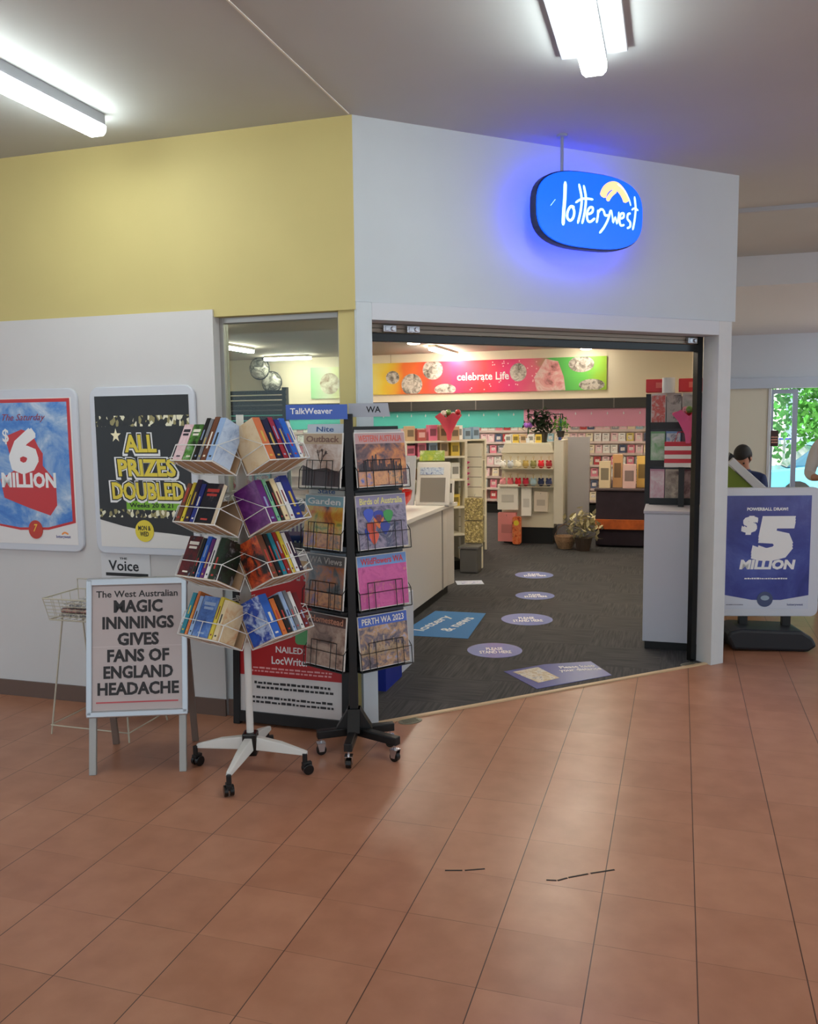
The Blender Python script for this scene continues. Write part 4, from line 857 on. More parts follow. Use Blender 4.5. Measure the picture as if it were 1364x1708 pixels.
for (s_, t_, z_, lab) in ((-5.95, 10.7, 2.66, 'upper round convex mirror hanging near the shop ceiling'), (-5.75, 10.8, 2.40, 'lower round convex mirror hanging by the back wall')):
    m_ = sthing('convex_mirror', lab, 'mirror', s_, t_, z_)
    Mx = Matrix.Rotation(math.radians(90), 4, 'X')
    prof = [(.2 * math.cos(a_), .12 * math.sin(a_)) for a_ in [math.pi / 2 * q / 8 for q in range(8)]] + [(.002, .12)]
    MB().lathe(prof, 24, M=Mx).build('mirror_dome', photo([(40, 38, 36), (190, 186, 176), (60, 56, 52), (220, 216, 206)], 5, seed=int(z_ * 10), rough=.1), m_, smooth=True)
    MB().tube([(.2 * math.cos(a_), -.0, .2 * math.sin(a_)) for a_ in [2 * math.pi * q / 24 for q in range(24)]], .014, 8, closed=True).build('rim', BLACK, m_)
    MB().tube([(0, .02, .15), (0, .3, SZ - z_ - .02 if z_ > 2.5 else .2)], .01, 6).build('bracket', SILVER, m_)

# ---- greeting card wall
cw = sthing('card_display_fixture', 'long cream card wall fixture with dark top band and teal and pink headers', 'display shelving', 0, 11.06)
MB().box(-7.0, 1.35, -.10, 0, .0, 1.98).build('back_panel', mat((226, 206, 200), .6), cw)
MB().box(-7.0, 1.35, -.2, -.10, 1.81, 1.985).build('top_band', mat((58, 56, 54), .5), cw)
MB().box(-7.0, 1.35, -.40, -.10, .0, .16).build('plinth', BLACK, cw)
mb = MB()
for s_ in (-5.4, -4.2, -3.0, -1.8, -.6, .6): mb.box(s_ - .01, s_ + .01, -.204, -.2, 1.815, 1.98)
mb.build('band_joint', mat((110, 106, 100), .5), cw)
MB().box(-7.0, -.95, -.13, -.10, 1.5, 1.81).build('teal_header', mat((92, 206, 196), .4), cw)
MB().box(-.95, 1.35, -.13, -.10, 1.5, 1.81).build('pink_header', mat((232, 160, 190), .4), cw)
mb = MB(); rn = random.Random(4)
for i in range(30): x = -6.8 + i * .27; mb.prism([(x, 1.7), (x + .012, 1.72), (x, 1.76), (x - .012, 1.72)], -.133, -.13)
mb.build('header_sparkles', WPRINT, cw)
ROWZ = [1.42, 1.22, 1.02, .82, .62, .42, .22]
for i, z in enumerate(ROWZ):
    y0 = -.12 - i * .04
    MB().box(-7.0, 1.3, y0 - .03, -.10, z - .012, z).box(-7.0, 1.3, y0 - .034, y0 - .03, z - .012, z + .03).build('card_shelf', mat((240, 220, 216), .4) if i % 2 else mat((226, 206, 200), .4), cw)
CC = [('pale pink', (240, 200, 206)), ('white', (240, 238, 234)), ('cream', (240, 226, 196)), ('grey', (150, 150, 156)), ('dark blue', (70, 84, 120)), ('rose pink', (226, 130, 150)), ('yellow', (226, 204, 110)), ('light blue', (160, 200, 214)), ('red', (196, 60, 64))]
WTS = [8, 9, 5, 2, 2, 4, 1, 2, 2]
protos = {}
rn = random.Random(11)
def card_proto(ci):
    nm_, c = CC[ci]
    t = thing('greeting_card', nm_ + ' greeting card standing on the card wall at the back of the shop', 'greeting card', group=nm_ + ' greeting cards on the back wall')
    MB().box(-.058, .058, -.004, 0, 0, .165).build('card', mat(c, .45), t)
    MB().box(-.035, .035, -.0055, -.004, .05 + .01 * (ci % 3), .12).build('printed_motif', photo([tuple(int(q * .55) for q in c), (236, 226, 220), c], 40, seed=ci), t)
    MB().box(-.03, .03, -.0055, -.004, .135, .148).build('printed_greeting', mat(tuple(int(q * .45) for q in c)), t)
    return t
ONES = 'first second third fourth fifth sixth seventh eighth ninth tenth eleventh twelfth thirteenth fourteenth fifteenth sixteenth seventeenth eighteenth nineteenth'.split()
def ordinal(n):
    if n < 20: return ONES[n - 1]
    t_ = {2: ('twentieth', 'twenty'), 3: ('thirtieth', 'thirty'), 4: ('fortieth', 'forty'), 5: ('fiftieth', 'fifty')}[n // 10]
    return t_[0] if n % 10 == 0 else t_[1] + '-' + ONES[n % 10 - 1]
ROWN = ['topmost', 'second', 'third', 'fourth', 'fifth', 'sixth', 'lowest']
def put_card(s, t, z, ci, row=0, num=1):
    if ci not in protos: o = protos[ci] = card_proto(ci)
    else: o = copy_tree(protos[ci])
    o['label'] = '%s greeting card %s from the right in the %s row of the card wall' % (CC[ci][0], ordinal(num), ROWN[row])
    o.location = S(s, t, z); o.rotation_euler = (math.radians(-9), 0, A1)
    return o
for i, z in enumerate(ROWZ):
    s_ = 1.16; num = 1
    while s_ > (-6.3 if i < 3 else -4.0 if i == 3 else -2.4):
        put_card(s_, 11.06 - .125 - i * .04, z + .0035, rn.choices(range(9), WTS)[0], i, num); num += 1; s_ -= .124 + rn.random() * .02 + (.04 if i > 3 else 0)

# ---- counter
ct = sthing('service_counter', 'long pale grey service counter with white top and black kickboard', 'counter', -.44, 1.3)
CG = mat((196, 190, 184), .45)
MB().slab([(0, 0), (0, 2.2), (.03, 2.36), (-.6, 2.36), (-.6, 0)], .09, .83).build('front_panel', CG, ct, bevel=.003)
MB().slab([(-.03, .03), (-.03, 2.33), (-.58, 2.33), (-.58, .03)], 0, .09).build('kickboard', BLACK, ct)
MB().slab([(.03, -.03), (.03, 2.22), (.06, 2.39), (-.63, 2.39), (-.63, -.03)], .83, .865).build('worktop', mat((226, 222, 214), .35), ct, bevel=.004)
MB().box(.0, .006, 2.02, 2.05, .09, .83).build('panel_joint', mat((150, 146, 140), .5), ct)
# touch terminal
kt = sthing('touch_terminal', 'white framed lottery touch terminal with tilted grey screen on the counter', 'terminal', -.53, 3.3, .865, math.radians(8))
Mt = Matrix.Rotation(math.radians(-24), 4, 'X')
MB().box(-.15, .16, .0, .05, 0, .43, M=Mt).build('casing', mat((222, 218, 210), .4), kt, bevel=.012)
MB().box(-.11, .12, -.003, .001, .035, .27, M=Mt).build('screen', mat((138, 132, 124), .15), kt)
MB().box(-.12, .1, -.003, .001, .30, .37, M=Mt).build('keypad_display', photo([(90, 130, 190), (210, 220, 230), (60, 90, 160)], 30), kt)
MB().box(-.13, .1, .0, .02, .44, .54, M=Mt).build('topper_card', photo([(236, 232, 200), (140, 170, 70), (226, 210, 90)], 14), kt)
MB().slab([(-.12, .02), (.13, .02), (.13, .22), (-.12, .22)], 0, .02).prism([(-.02, 0), (.02, 0), (.02, .22), (-.02, .22)], .12, .15).build('stand', BLACK, kt)
kt2 = sthing('card_reader', 'small white card reader with grey screen beside the touch terminal', 'card reader', -.44, 3.48, .865, math.radians(8))
MB().box(-.05, .07, .0, .03, 0.02, .24, M=Mt).build('casing', mat((222, 218, 210), .4), kt2, bevel=.008); MB().box(-.03, .05, -.002, .001, .11, .2, M=Mt).build('screen', mat((90, 86, 84), .2), kt2); MB().box(-.05, .06, -.0, .1, 0, .02).build('foot', mat((222, 218, 210)), kt2)
# red bowl with wrapped sweets
bw = sthing('red_bowl', 'glossy red bowl filled with cream paper ruffles on the counter', 'bowl', -.78, 2.9, .865)
MB().lathe([(.05, 0), (.12, .02), (.17, .09), (.185, .17), (.175, .17), (.16, .1), (.11, .035), (.0, .03)], 24).build('bowl', mat((196, 24, 24), .2), bw, smooth=True)
mb = MB(); rn = random.Random(9)
for i in range(150):
    a_, rr, z = rn.random() * 6.28, rn.random() ** .5 * .15, .1 + rn.random() * .25
    rr *= 1 - (z - .1) / .5; d = Vector((rn.gauss(0, 1), rn.gauss(0, 1), rn.gauss(0, 1))).normalized() * .035; q = d.cross(Vector((0, .3, 1))).normalized() * .02; p = Vector((rr * math.cos(a_), rr * math.sin(a_), z))
    mb.add([p - d, p - q, p + d, p + q], [(0, 1, 2, 3)])
mb.build('paper_ruffles', photo([(236, 220, 200), (226, 190, 150), (240, 232, 220)], 20), bw)
# display card on the counter
dc = sthing('counter_display_stand', 'blue and white upright card stand on the counter behind the calendars', 'display stand', -.86, 3.3, .865)
MB().box(-.16, .16, 0, .02, 0, .46, M=Matrix.Rotation(math.radians(-12), 4, 'X')).build('board', mat((196, 200, 206), .4), dc)
MB().box(-.1, .1, -.004, 0, .18, .40, M=Matrix.Rotation(math.radians(-12), 4, 'X')).build('print', photo([(60, 90, 150), (220, 226, 236), (180, 60, 60)], 16), dc); MB().box(-.1, .1, .0, .15, 0, .015).build('foot', WHITE, dc)
# blue and white bins at the near end of the counter
bb = sthing('brochure_bin', 'dark blue cardboard brochure bin just inside the entrance beside the left post', 'bin', -.2, .62)
MB().slab([(-.12, 0), (.12, 0), (.12, .32), (-.12, .32)], .002, .62).build('bin', mat((26, 44, 140), .4), bb); MB().box(-.1, .1, -.004, 0, .3, .5).build('print', photo([(40, 90, 200), (220, 226, 240)], 14), bb)
wb = sthing('brochure_box', 'plain white brochure box standing behind the dark blue bin', 'box', -.2, 1.0)
MB().box(-.14, .10, 0, .28, .002, .5).build('box', mat((206, 208, 216), .5), wb, bevel=.004)

# ---- shelf bays behind the counter
def shelf_unit(name, label, s, t, w_, d_, h, rz, shelves, m=CREAM, plinth=.1, ends='slat'):
    o = sthing(name, label, 'shelves', s, t, 0, rz)
    MB().box(-w_ / 2, w_ / 2, d_ - .02, d_, plinth, h).build('back_board', m, o)
    for sx in (-1, 1): MB().box(sx * w_ / 2 - .015, sx * w_ / 2 + .015, 0, d_, 0, h).build('side_panel', m, o)
    for z in shelves: MB().box(-w_ / 2 + .015, w_ / 2 - .015, 0, d_ - .02, z - .02, z).build('shelf', m, o)
    MB().box(-w_ / 2 + .015, w_ / 2 - .015, .02, d_ - .02, 0, plinth).build('plinth', BLACK, o)
    return o
shelf_unit('shelf_unit', 'cream shelf bay with books right behind the touch terminal', -.86, 4.7, .7, .42, 1.42, math.radians(38), [.4, .7, 1.0, 1.25, 1.42])
shelf_unit('shelf_unit', 'cream shelf bay with black picture frames beyond the counter', -.90, 6.1, .7, .4, 1.40, math.radians(50), [.12, .45, .78, 1.15, 1.40])
def loose(label, cat, nm, s, t, z, w_, d_, h, c, rz=0, group=None, motif=None):
    o = sthing(nm, label, cat, s, t, z, rz, group)
    MB().box(-w_ / 2, w_ / 2, 0, d_, 0, h).build('body', mat(c, .45), o, bevel=.002)
    mc = motif or tuple(int(255 - (255 - q) * .5) if sum(c) < 380 else int(q * .6) for q in c)
    MB().box(-w_ * .35, w_ * .35, -.002, 0, h * .3, h * .75).build('label_print', mat(mc, .4), o)
    return o
def on_unit(s, t, rz, lx, ly):
    c_, s_ = math.cos(rz), math.sin(rz); return s + lx * c_ - ly * s_, t + lx * s_ + ly * c_
GOODS = [('tan', (196, 166, 130)), ('white', (232, 230, 224)), ('dull red', (170, 80, 76)), ('pale blue', (150, 176, 200)), ('yellow', (220, 190, 80)), ('pink', (220, 120, 150)), ('grey', (130, 130, 134))]
rn = random.Random(21)
for si, (s0, t0, rz0, zs, w0) in enumerate(((-.86, 4.7, math.radians(38), [.7, 1.0, 1.25, 1.42], .7), (-.90, 6.1, math.radians(50), [.78, 1.15, 1.40], .7))):
    for zi, z in enumerate(zs):
        for q in range(5):
            x = -w0 / 2 + .08 + q * .13; s_, t_ = on_unit(s0, t0, rz0, x, .06); ci = rn.randrange(7)
            loose('%s boxed item, %s from left on the %s shelf of the %s bay' % (GOODS[ci][0], ON[q], ['lowest filled', 'second filled', 'third filled', 'top'][zi], ['nearer', 'farther'][si]), 'box', 'boxed_item', s_, t_, z, .1, .08, .12 + .06 * rn.random(), GOODS[ci][1], rz0, 'goods on the cream shelf bays')
for zi, z in enumerate((.12, .45)):
    for q in range(2):
        s_, t_ = on_unit(-.90, 6.1, math.radians(50), -.16 + q * .3, .08)
        o = sthing('framed_photo', 'black framed photo, %s on the %s shelf of the farther bay' % (('left', 'right')[q], ('bottom', 'second')[zi]), 'picture frame', s_, t_, z, math.radians(50), 'black photo frames')
        MB().box(-.12, .12, 0, .02, 0, .26).build('frame', BLACK, o); MB().box(-.085, .085, -.002, 0, .04, .22).build('picture', mat((196, 196, 194) if q else (60, 64, 72), .2), o)
# slatted end post with gold stock and grey bin below
pe = sthing('slatwall_post', 'narrow cream slatted display post between the two shelf bays', 'display post', -.56, 5.0)
MB().box(-.13, .13, 0, .06, 0, 1.38).build('post', CREAM, pe)
mb = MB()
for i in range(9): mb.box(-.13, .13, -.002, .0, .35 + i * .11, .357 + i * .11)
mb.build('slat_groove', mat((120, 112, 96)), pe)
pk = sthing('pink_streamer', 'magenta feather streamer hanging on the slatted post', 'decoration', -.6, 4.98, 1.2)
mb = MB()
for i in range(5): mb.prism([(-.03, -.06 * i), (.05 - .01 * (i % 2), -.06 * i - .02), (-.02, -.06 * i - .07)], -.01, -.006)
mb.build('feathers', mat((206, 60, 120), .6), pk); MB().tube([(-.03, .0, .02), (-.03, -.008, -.3)], .004, 5).build('cord', mat((160, 40, 90)), pk)
for z, c, lab in ((.55, (150, 130, 80), 'gold tinsel pack hanging on the slatted post, upper one'), (.30, (176, 160, 110), 'gold tinsel pack hanging on the slatted post, lower one')):
    o = sthing('tinsel_pack', lab, 'tinsel', -.5, 4.9, z, 0, 'gold tinsel packs'); MB().box(-.1, .1, 0, .06, 0, .24).build('pack', photo([(226, 206, 150), (96, 80, 50), (206, 186, 120), (236, 226, 196)], 40, seed=int(z * 9)), o); MB().tube([(0, .03, .24), (0, .08, .28)], .003, 5).build('hook', CHROME, o)
gb = sthing('grey_tub', 'dark grey plastic tub at the foot of the slatted post', 'tub', -.5, 4.75); MB().slab([(-.1, -.1), (.1, -.1), (.1, .1), (-.1, .1)], .002, .27).build('tub', mat((86, 84, 82), .5), gb, bevel=.02); MB().box(-.11, .11, -.11, .11, .27, .29).build('lid', mat((100, 98, 96), .5), gb)
fy = sthing('flyer', 'blue and white flyer lying on the carpet by the counter end', 'flyer', -.36, 4.15, .003, math.radians(20)); MB().box(-.15, .12, -.1, .1, 0, .003).build('sheet', mat((206, 214, 230), .3), fy); MB().box(-.1, .1, -.07, .05, .003, .0036).build('print', photo([(50, 80, 180), (230, 230, 240), (50, 80, 180)], 14), fy)
# bouquet in pink wrap on the near shelf unit
def bouquet(label, s, t, z, wrap, sc=1, n=9):
    o = sthing('flower_bouquet', label, 'bouquet', s, t, z)
    prof = [(.02 * sc, 0), (.03 * sc, .08 * sc), (.09 * sc, .2 * sc), (.14 * sc, .27 * sc), (.135 * sc, .27 * sc), (.08 * sc, .19 * sc), (.01, .1 * sc)]
    mb = MB().lathe(prof, 12); mb.v = [(x * (1 + .15 * math.sin(9 * math.atan2(y, x))), y * (1 + .15 * math.cos(7 * math.atan2(y, x))), zz + .03 * sc * math.sin(5 * math.atan2(y, x)) * (zz > .2 * sc)) for x, y, zz in mb.v]
    mb.build('wrapping', mat(wrap, .4), o, smooth=True); rn_ = random.Random(5)
    for i in range(n):
        a_ = i * 2.4; rr = .1 * sc * (i / n) ** .5; c = [(196, 24, 40), (226, 150, 170), (96, 140, 60), (236, 220, 210)][i % 4]
        MB().ball((rr * math.cos(a_), rr * math.sin(a_), .27 * sc + .03 * sc * math.sin(i)), .032 * sc, 7).build('flower' if i % 4 != 2 else 'leaf_cluster', photo([c, tuple(int(q * .7) for q in c)], 30), o)
    return o
bouquet('red and pink flower bouquet in red wrapping on the near shelf bay', -.72, 4.72, 1.42, (230, 84, 104), 1.0)

# ---- middle gift gondola
gd = sthing('gift_gondola', 'cream gift display unit with white hanging boxes in the middle of the shop', 'display unit', -.26, 7.0)
MB().box(-.33, .36, 0, .5, .22, 1.2).build('body', CREAM, gd, bevel=.004)
MB().prism([(-.34, 1.2), (.37, 1.2), (.3, 1.33), (-.28, 1.33)], -.03, .5).build('sloped_top', CREAM, gd, bevel=.004)
MB().box(-.31, .34, .03, .47, 0, .22).build('plinth', BLACK, gd)
MB().box(.36, .48, -.05, .55, .28, 1.36).build('end_panel', mat((206, 200, 186), .5), gd)
MB().box(.52, .80, .1, .14, .25, 1.4).build('grey_side_panel', mat((158, 154, 156), .5), gd)
for z in (1.0, .77): MB().box(-.33, .36, -.16, .0, z - .008, z).tube([(-.33, -.16, z + .03), (.36, -.16, z + .03)], .003, 5).build('hanging_shelf', mat((180, 170, 150), .4, .3), gd)
HC = [('white', (232, 230, 226)), ('silver grey', (190, 194, 200)), ('cream', (226, 216, 190)), ('gold', (176, 150, 80)), ('olive', (130, 124, 70)), ('red', (200, 28, 40)), ('dark red', (150, 26, 36)),
      ('pink', (226, 150, 160)), ('rose', (214, 100, 110)), ('bright red', (210, 30, 50)), ('crimson', (190, 30, 60)), ('pale blue', (170, 200, 214)), ('navy blue', (34, 44, 80)), ('dark blue', (50, 60, 100))]
for i, (nm_, c) in enumerate(HC):
    row, q = divmod(i, 7); x = -.30 + q * .1; z = 1.0 if row == 0 else .77
    o = sthing('plush_keyring', '%s plush keyring, %s from the left on the %s rail of the gift gondola' % (nm_, ON[q], ('upper', 'lower')[row]), 'keyring', -.26 + x, 7.0 - .08, z, 0, 'plush keyrings on the gift gondola')
    MB().ball((0, 0, .05), .042, 9, sc=(1, .8, 1.15)).ball((-.022, 0, .095), .016, 6).ball((.022, 0, .095), .016, 6).build('toy', mat(c, .8), o, smooth=True)
    MB().tube([(0, 0, .095), (0, .0, .14)], .003, 5).tube([(.012 * math.cos(a_), 0, .15 + .012 * math.sin(a_)) for a_ in [.0, 1, 2, 3, 4, 5]], .002, 4, closed=True).build('ring', mat((190, 160, 80), .3, .8), o)
def hung(label, cat, nm, x, z, w_, h, d_, c, y=0):
    o = sthing(nm, label, cat, -.26 + x, 7.0 - y, z); MB().box(-w_ / 2, w_ / 2, -d_, -.03, 0, h).build('body', mat(c, .5), o, bevel=.003)
    MB().tube([(0, .0, h * .9), (0, -d_ - .02, h * .9), (0, -d_ - .02, h * .95)], .003, 5).build('hook', CHROME, o); MB().box(-w_ * .3, w_ * .3, -d_ - .002, -d_, h * .3, h * .6).build('label_print', mat(tuple(int(q * .85) for q in c)), o)
hung('large white gift bag hanging on the front of the gift gondola', 'gift bag', 'gift_bag', -.23, .46, .27, .33, .12, (236, 234, 228))
hung('narrow tall white gift bag hanging right of the large white one', 'gift bag', 'gift_bag', .01, .38, .13, .38, .1, (240, 238, 232))
hung('pink patterned gift bag hanging lowest at the left of the gift gondola', 'gift bag', 'gift_bag', -.24, .04, .24, .38, .13, (222, 140, 140))
hung('cream folded gift bag hanging right of the narrow white one', 'gift bag', 'gift_bag', .2, .44, .18, .26, .09, (216, 204, 190))
bg_ = sthing('bottle_bag', 'orange and black bottle bag hanging at the foot of the gift gondola', 'gift bag', -.36 + .0, 6.78, .02)
MB().prism(rrect(-.05, .06, 0, .36, .03), 0, .07).build('bag', photo([(20, 18, 18), (214, 96, 50), (226, 140, 90), (30, 24, 24)], 14), bg_); MB().prism(ell(.0, .28, .035, .035), -.002, 0).build('yellow_print', YT, bg_)
# plants and signs on top of the gondola
def plant(label, s, t, z, r, m, n, pot, spread=1):
    o = sthing('potted_plant', label, 'plant', s, t, z); MB().lathe([(r * .4, 0), (r * .55, r * .8), (r * .5, r * .8)], 14).build('pot', mat(pot, .5), o); mb = MB(); rn_ = random.Random(n)
    for i in range(n):
        p = Vector((rn_.gauss(0, r * .5 * spread), rn_.gauss(0, r * .4), r * .8 + abs(rn_.gauss(r * .8, r * .45)))); d = Vector((rn_.gauss(0, 1), rn_.gauss(0, 1), rn_.gauss(0, .7))).normalized() * r * .3; q = d.cross(Vector((.1, .3, 1))).normalized() * r * .12
        mb.add([p - d, p - q, p + d, p + q], [(0, 1, 2, 3)])
    mb.build('leaves', m, o)
plant('small bright green potted plant on the gift gondola', .16, 7.15, 1.40, .1, mat((96, 160, 50), .5, noise=.3, scale=30), 160, (40, 36, 34))
plant('dark green drooping potted plant on top of the gift gondola', -.1, 7.2, 1.33, .17, mat((34, 50, 30), .5, noise=.3, scale=30), 260, (60, 56, 50))
fl = sthing('purple_flower', 'purple artificial flower in a slim pot on the gift gondola', 'flower', -.26, 7.1, 1.33); MB().tube([(0, 0, 0), (.01, 0, .2)], .005, 6).build('stem', mat((50, 90, 40)), fl); MB().lathe([(.03, 0), (.035, .06), (.03, .06)], 12).build('pot', WHITE, fl)
mb = MB()
for i in range(9): mb.ball((.035 * math.cos(i * .7), .03 * math.sin(i * .7), .22 + .01 * (i % 3)), .025, 6)
mb.build('petals', mat((150, 90, 190), .6), fl)
fs_ = sthing('sign_stand', 'black metal sign stand rising behind the plants on the gift gondola', 'sign stand', -.1, 7.35, 1.33)
MB().tube([(0, 0, 0), (0, 0, .42)], .008, 6).tube([(-.2, 0, .1), (-.2, 0, .37), (.26, 0, .37), (.26, 0, .3)], .01, 6).build('frame', BLACK, fs_); MB().lathe([(.06, 0), (.06, .01), (.01, .015)], 14).build('foot', BLACK, fs_)
ub = sthing('blue_umbrella', 'narrow folded blue umbrella hanging above the small green plant', 'umbrella', .13, 7.3, 1.34); MB().tube([(0, 0, 0), (.01, 0, .3)], .02, 8, r1=.016).build('canopy', mat((40, 80, 170), .5), ub); MB().tube([(.01, 0, .3), (.01, 0, .36)], .006, 6).build('handle', BLACK, ub)
for q in range(5):
    ci = [1, 4, 0, 1, 4][q]; loose('%s card box, %s along the sloped gondola top' % (GOODS[ci][0], ON[q]), 'box', 'card_box', -.52 + q * .1, 7.08, 1.33, .08, .05, .11, GOODS[ci][1], 0, 'card boxes on the gift gondola')

# ---- right-hand displays inside the entrance
wc = sthing('white_cabinet', 'plain white cabinet just inside the right side of the entrance', 'cabinet', 1.56, 2.0)
MB().box(-.185, .185, 0, .9, .06, .97).build('body', mat((196, 198, 208), .5), wc, bevel=.004); MB().box(-.17, .17, .02, .88, .002, .06).build('plinth', BLACK, wc)
MB().box(-.19, .19, -.01, .91, .97, .99).build('top', mat((176, 174, 184), .4), wc, bevel=.003)
ms = sthing('magazine_tower', 'tall black magazine stand on the white cabinet by the right shop wall', 'magazine stand', 1.56, 2.5, .99)
MB().box(-.2, -.165, 0, .04, 0, .82).box(.165, .2, 0, .04, 0, .82).build('post', BLACK, ms)
MB().box(-.165, .165, .042, .06, 0, .80).build('back_board', mat((150, 142, 148), .5), ms)
for z in (.0, .28, .56): MB().box(-.165, .165, -.06, .04, z, z + .012).box(-.165, .165, -.06, -.056, z + .012, z + .05).build('magazine_shelf', BLACK, ms)
MAGS = [('white magazine with red lettering', (226, 224, 220), [(226, 224, 220), (206, 60, 40), (226, 224, 220)]), ('grey magazine with a dark portrait', (170, 168, 168), [(176, 174, 172), (176, 174, 172), (30, 28, 28)]), ('pale magazine at the right', (206, 206, 206), [(206, 206, 206), (140, 150, 150)]),
        ('green magazine', (110, 170, 110), [(110, 180, 110), (226, 230, 226)]), ('blue and white magazine', (120, 160, 210), [(120, 170, 220), (226, 230, 236), (40, 60, 110)]), ('dark magazine', (40, 34, 50), [(30, 26, 40), (120, 90, 110)]),
        ('pink magazine', (214, 150, 170), [(214, 150, 170), (236, 226, 226)]), ('beige magazine', (206, 190, 170), [(206, 190, 170), (90, 70, 70)]), ('maroon magazine', (90, 34, 44), [(80, 30, 40), (190, 160, 160)])]
for i, (lab, c, cols) in enumerate(MAGS):
    row, q = divmod(i, 3); z = .99 + (.56, .28, .0)[row] + .013
    o = sthing('magazine', '%s on the %s shelf of the tall black stand' % (lab, ('top', 'middle', 'bottom')[row]), 'magazine', 1.56 - .11 + q * .11, 2.5 - .045 + .03, z, 0, 'magazines on the tall black stand')
    MB().box(-.052, .052, 0, .006, 0, .25).build('pages', mat(c, .3), o); MB().box(-.048, .048, -.0012, 0, .03, .235).build('cover_picture', photo(cols, 16, seed=i), o)
for x0, lab in ((-.1, 'flat red gift box at the left on top of the magazine stand'), (.13, 'flat red gift box at the right on top of the magazine stand')):
    o = sthing('red_box', lab, 'box', 1.56 + x0, 2.5, 1.82, 0, 'red boxes on the magazine stand'); MB().box(-.1, .08, -.08, .1, 0, .095).build('box', mat((206, 30, 36), .4), o, bevel=.004); MB().box(-.03, .05, -.082, -.08, .03, .07).build('print', mat((226, 110, 100)), o)
o = sthing('paper_roll', 'white paper roll standing between the two red boxes', 'paper roll', 1.52, 2.36, 1.81); MB().lathe([(.045, 0), (.045, .11), (.015, .11), (.012, .09)], 18).build('roll', WHITE, o, smooth=True); MB().lathe([(.012, .1), (.012, .112)], 10).build('core', TAN, o)
bouquet('pink ribbon bouquet on the right beside the magazine stand', 1.66, 2.25, 1.45, (226, 100, 150), .8, 7)
o = sthing('striped_gift_bag', 'red and white striped gift bag beside the tall magazine stand', 'gift bag', 1.62, 2.3, 1.28)
mb = MB()
for i in range(6): mb.box(-.12, .1, -.05, .05, .03 * i, .03 * i + .0299, i % 2)
mb.build('bag', [mat((230, 226, 224)), mat((196, 40, 60))], o); MB().tube([(-.05, 0, .18), (-.03, 0, .25), (.03, 0, .25), (.05, 0, .18)], .004, 5).build('handle', RED, o)
MB().box(-.02, .02, .0, .03, -.29, 0).build('support_peg', BLACK, o)
# dark display table behind, with assorted stock
dt = sthing('dark_display_table', 'dark draped display table on the right side of the shop floor', 'table', 1.19, 6.9)
MB().box(-.55, .55, 0, .9, .02, .72).build('drape', mat((44, 34, 46), .85, noise=.2), dt, bevel=.02); MB().box(-.57, .57, -.02, .92, .72, .75).build('top', mat((70, 56, 60), .6), dt, bevel=.01)
MB().box(-.55, .5, -.06, .0, .24, .36).build('orange_runner', mat((176, 84, 30), .7, noise=.3, scale=10), dt)
TG = [('cream', (226, 206, 170), .34, .14), ('tan', (206, 160, 110), .42, .12), ('pale pink', (226, 190, 186), .30, .16), ('golden', (226, 186, 100), .40, .13), ('white', (226, 222, 216), .26, .15), ('brown', (120, 96, 80), .2, .12), ('grey', (140, 136, 140), .24, .14)]
for i, (nm_, c, h, w_) in enumerate(TG):
    loose('%s gift box, %s from the left on the dark display table' % (nm_, ON[i]), 'gift box', 'gift_box', .74 + i * .152, 7.0 + .12 * (i % 2), .75, w_, .14, h, c, 0, 'gift boxes on the dark table')
bk = sthing('wicker_basket', 'round brown wicker basket standing on the carpet by the gift gondola', 'basket', .28, 6.7); MB().lathe([(.09, .002), (.13, .1), (.14, .16), (.13, .16), (.11, .05), (.0, .04)], 18).build('basket', photo([(110, 80, 60), (170, 140, 110), (90, 60, 50)], 40), bk); MB().tube([(-.13, 0, .16), (-.08, 0, .27), (0, 0, .31), (.08, 0, .27), (.13, 0, .16)], .008, 6).build('handle', mat((120, 90, 66)), bk)
plant('cream flowering potted plant on the carpet right of the gift gondola', .52, 6.55, .003, .2, mat((200, 190, 150), .6, noise=.4, scale=30), 160, (60, 50, 44))
# black slatted rack near the window, with magazines below
br_ = sthing('slatted_rack', 'black slatted display rack standing just inside the shop window', 'rack', -.84, .5, 0)
mb = MB().box(-.22, -.19, 0, .03, .9, 1.84).box(.18, .21, 0, .03, .9, 1.84)
for i in range(7): mb.box(-.22, .21, -.012, .006, 1.62 + i * .03, 1.643 + i * .03)
mb.build('slats', BLACKG, br_); MB().box(-.22, .21, .03, .04, .02, 1.64).build('back_board', mat((206, 198, 176), .5), br_); MB().box(-.24, .23, -.1, .2, 0.002, .03).build('base', BLACK, br_)
for row, z in enumerate((1.46, 1.2)):
    MB().box(-.22, .21, -.04, .03, z - .01, z).build('rack_shelf', BLACK, br_)
    for q in range(4):
        nm_, c = CC[(q * 2 + row * 3) % 9]
        o = sthing('magazine', '%s magazine, %s from the left on the %s shelf of the slatted window rack' % (nm_, ON[q], ('upper', 'lower')[row]), 'magazine', -1.01 + q * .11, .475, z, 0, 'magazines on the slatted rack')
        MB().box(-.048, .048, 0, .006, 0, .17).build('pages', mat(c, .3), o); MB().box(-.04, .04, -.0012, 0, .02, .12).build('cover_picture', photo([c, (200, 90, 110), (240, 236, 230), (70, 60, 120)], 20, seed=q + row), o)
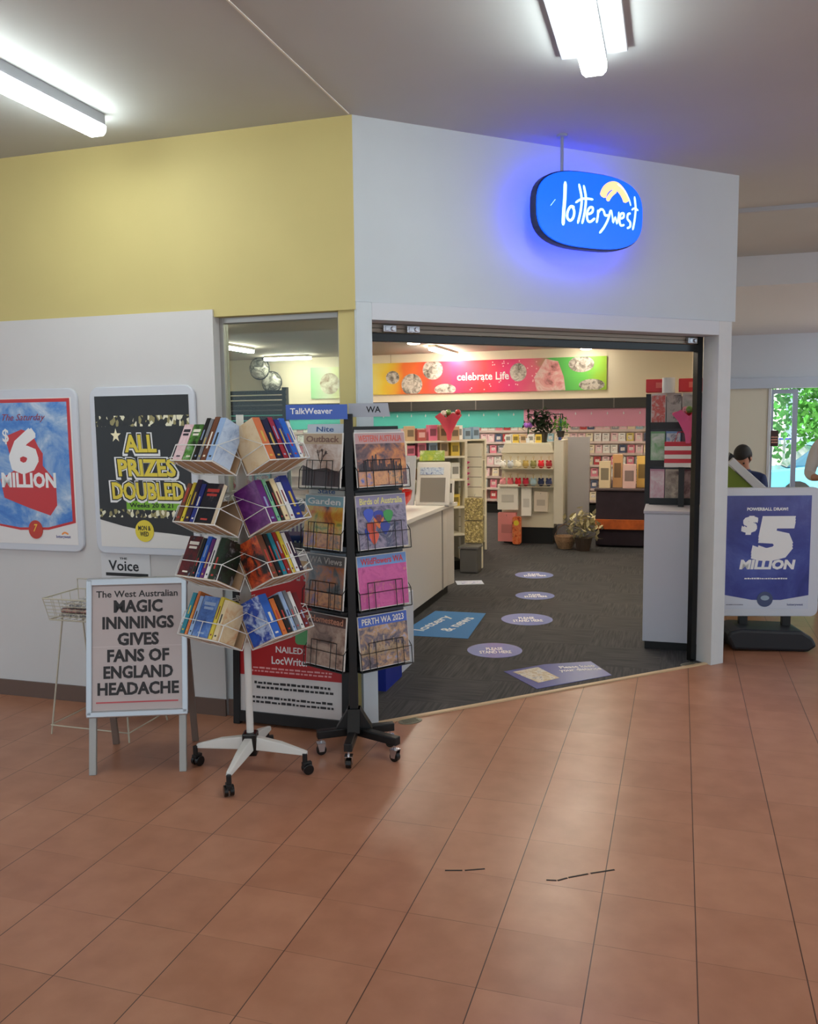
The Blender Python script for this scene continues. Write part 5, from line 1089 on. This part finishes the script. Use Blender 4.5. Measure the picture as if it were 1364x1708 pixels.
# ---- floor mats and stickers (placed on the carpet)
def decal(name, label, cat, P, m, bodytxt=None, z=.0025):
    """flat sheet with corners P (world, floor)"""
    c = sum(P, Vector()) / len(P); t = thing(name, label, cat, (c.x, c.y, z))
    MB().slab([(p.x - c.x, p.y - c.y) for p in P], 0, .002).build('sheet', m, t); return t, c
BL = mat((134, 146, 204), .2)
MATB = mat((62, 128, 190), .6)
P = [S(-.43, 1.95, 0), S(-.37, 2.82), S(.07, 2.83), S(.115, 1.97)]
t, c = decal('blue_mat', 'blue floor mat with white lettering beside the counter', 'mat', P, MATB)
def floor_text(body, t, x, y, w_, h, rz, m):
    o = text(body, 0, 0, w_, h, 0, m, t); o.matrix_local = Matrix.Translation((x, y, .0024)) @ Matrix.Rotation(rz, 4, 'Z') @ Matrix.Rotation(-math.pi / 2, 4, 'X')
floor_text('lottery', t, -.1, .02, .55, .12, A1 + math.radians(80), WPRINT); floor_text('& news', t, .08, -.02, .5, .1, A1 + math.radians(80), WPRINT)
for (s_, t_, r0, lab) in ((.372, 1.70, .195, 'nearest round blue floor sticker with white writing'), (.44, 2.70, .21, 'second round blue floor sticker beyond the mat'), (.36, 3.66, .18, 'third round blue floor sticker down the aisle'), (.19, 4.72, .2, 'farthest round blue floor sticker down the aisle')):
    q = thing('floor_sticker', lab, 'floor sticker', S(s_, t_, .0025), 0, 'round floor stickers in the aisle')
    MB().slab([(r0 * math.cos(a_), r0 * math.sin(a_)) for a_ in [2 * math.pi * k_ / 36 for k_ in range(36)]], 0, .002).build('disc', BL, q)
    floor_text('PLEASE\nSTAND HERE', q, 0, -.01, r0 * 1.15, r0 * .8, 0, WPRINT)
P = [F(840, 1121), F(908, 1109), F(985, 1104), F(1020, 1127), F(895, 1150)]
t, c = decal('floor_poster', 'dark blue floor sticker with a white panel at the entrance threshold', 'floor sticker', P, mat((74, 84, 158), .3))
wpn = [F(855, 1122), F(897, 1114), F(933, 1132), F(898, 1140)]
MB().slab([(p.x - c.x, p.y - c.y) for p in wpn], .002, .003).build('white_panel', photo([(226, 222, 210), (190, 170, 130), (226, 222, 210), (90, 90, 110)], 20), t)
floor_text('Please keep\nyour distance', t, F(965, 1116).x - c.x, F(965, 1116).y - c.y, .28, .14, math.radians(8), WPRINT)
# drain plates at the shutter feet
for p, lab in ((F(684, 1203), 'small grey metal floor plate by the left post of the entrance'), (F(1150, 1109), 'small grey metal floor plate by the right post of the entrance')):
    q = thing('floor_plate', lab, 'floor plate', (p.x, p.y, .0), A2); mb = MB().slab([(.07 * math.cos(a_), .045 * math.sin(a_)) for a_ in [2 * math.pi * k_ / 24 for k_ in range(24)]], 0, .003); mb.build('plate', mat((130, 128, 112), .4, .4), q)
    mb = MB()
    for i in range(3): mb.box(-.045, .045, -.024 + i * .02, -.018 + i * .02, .003, .0045)
    mb.build('ridges', mat((90, 90, 80), .4, .4), q)
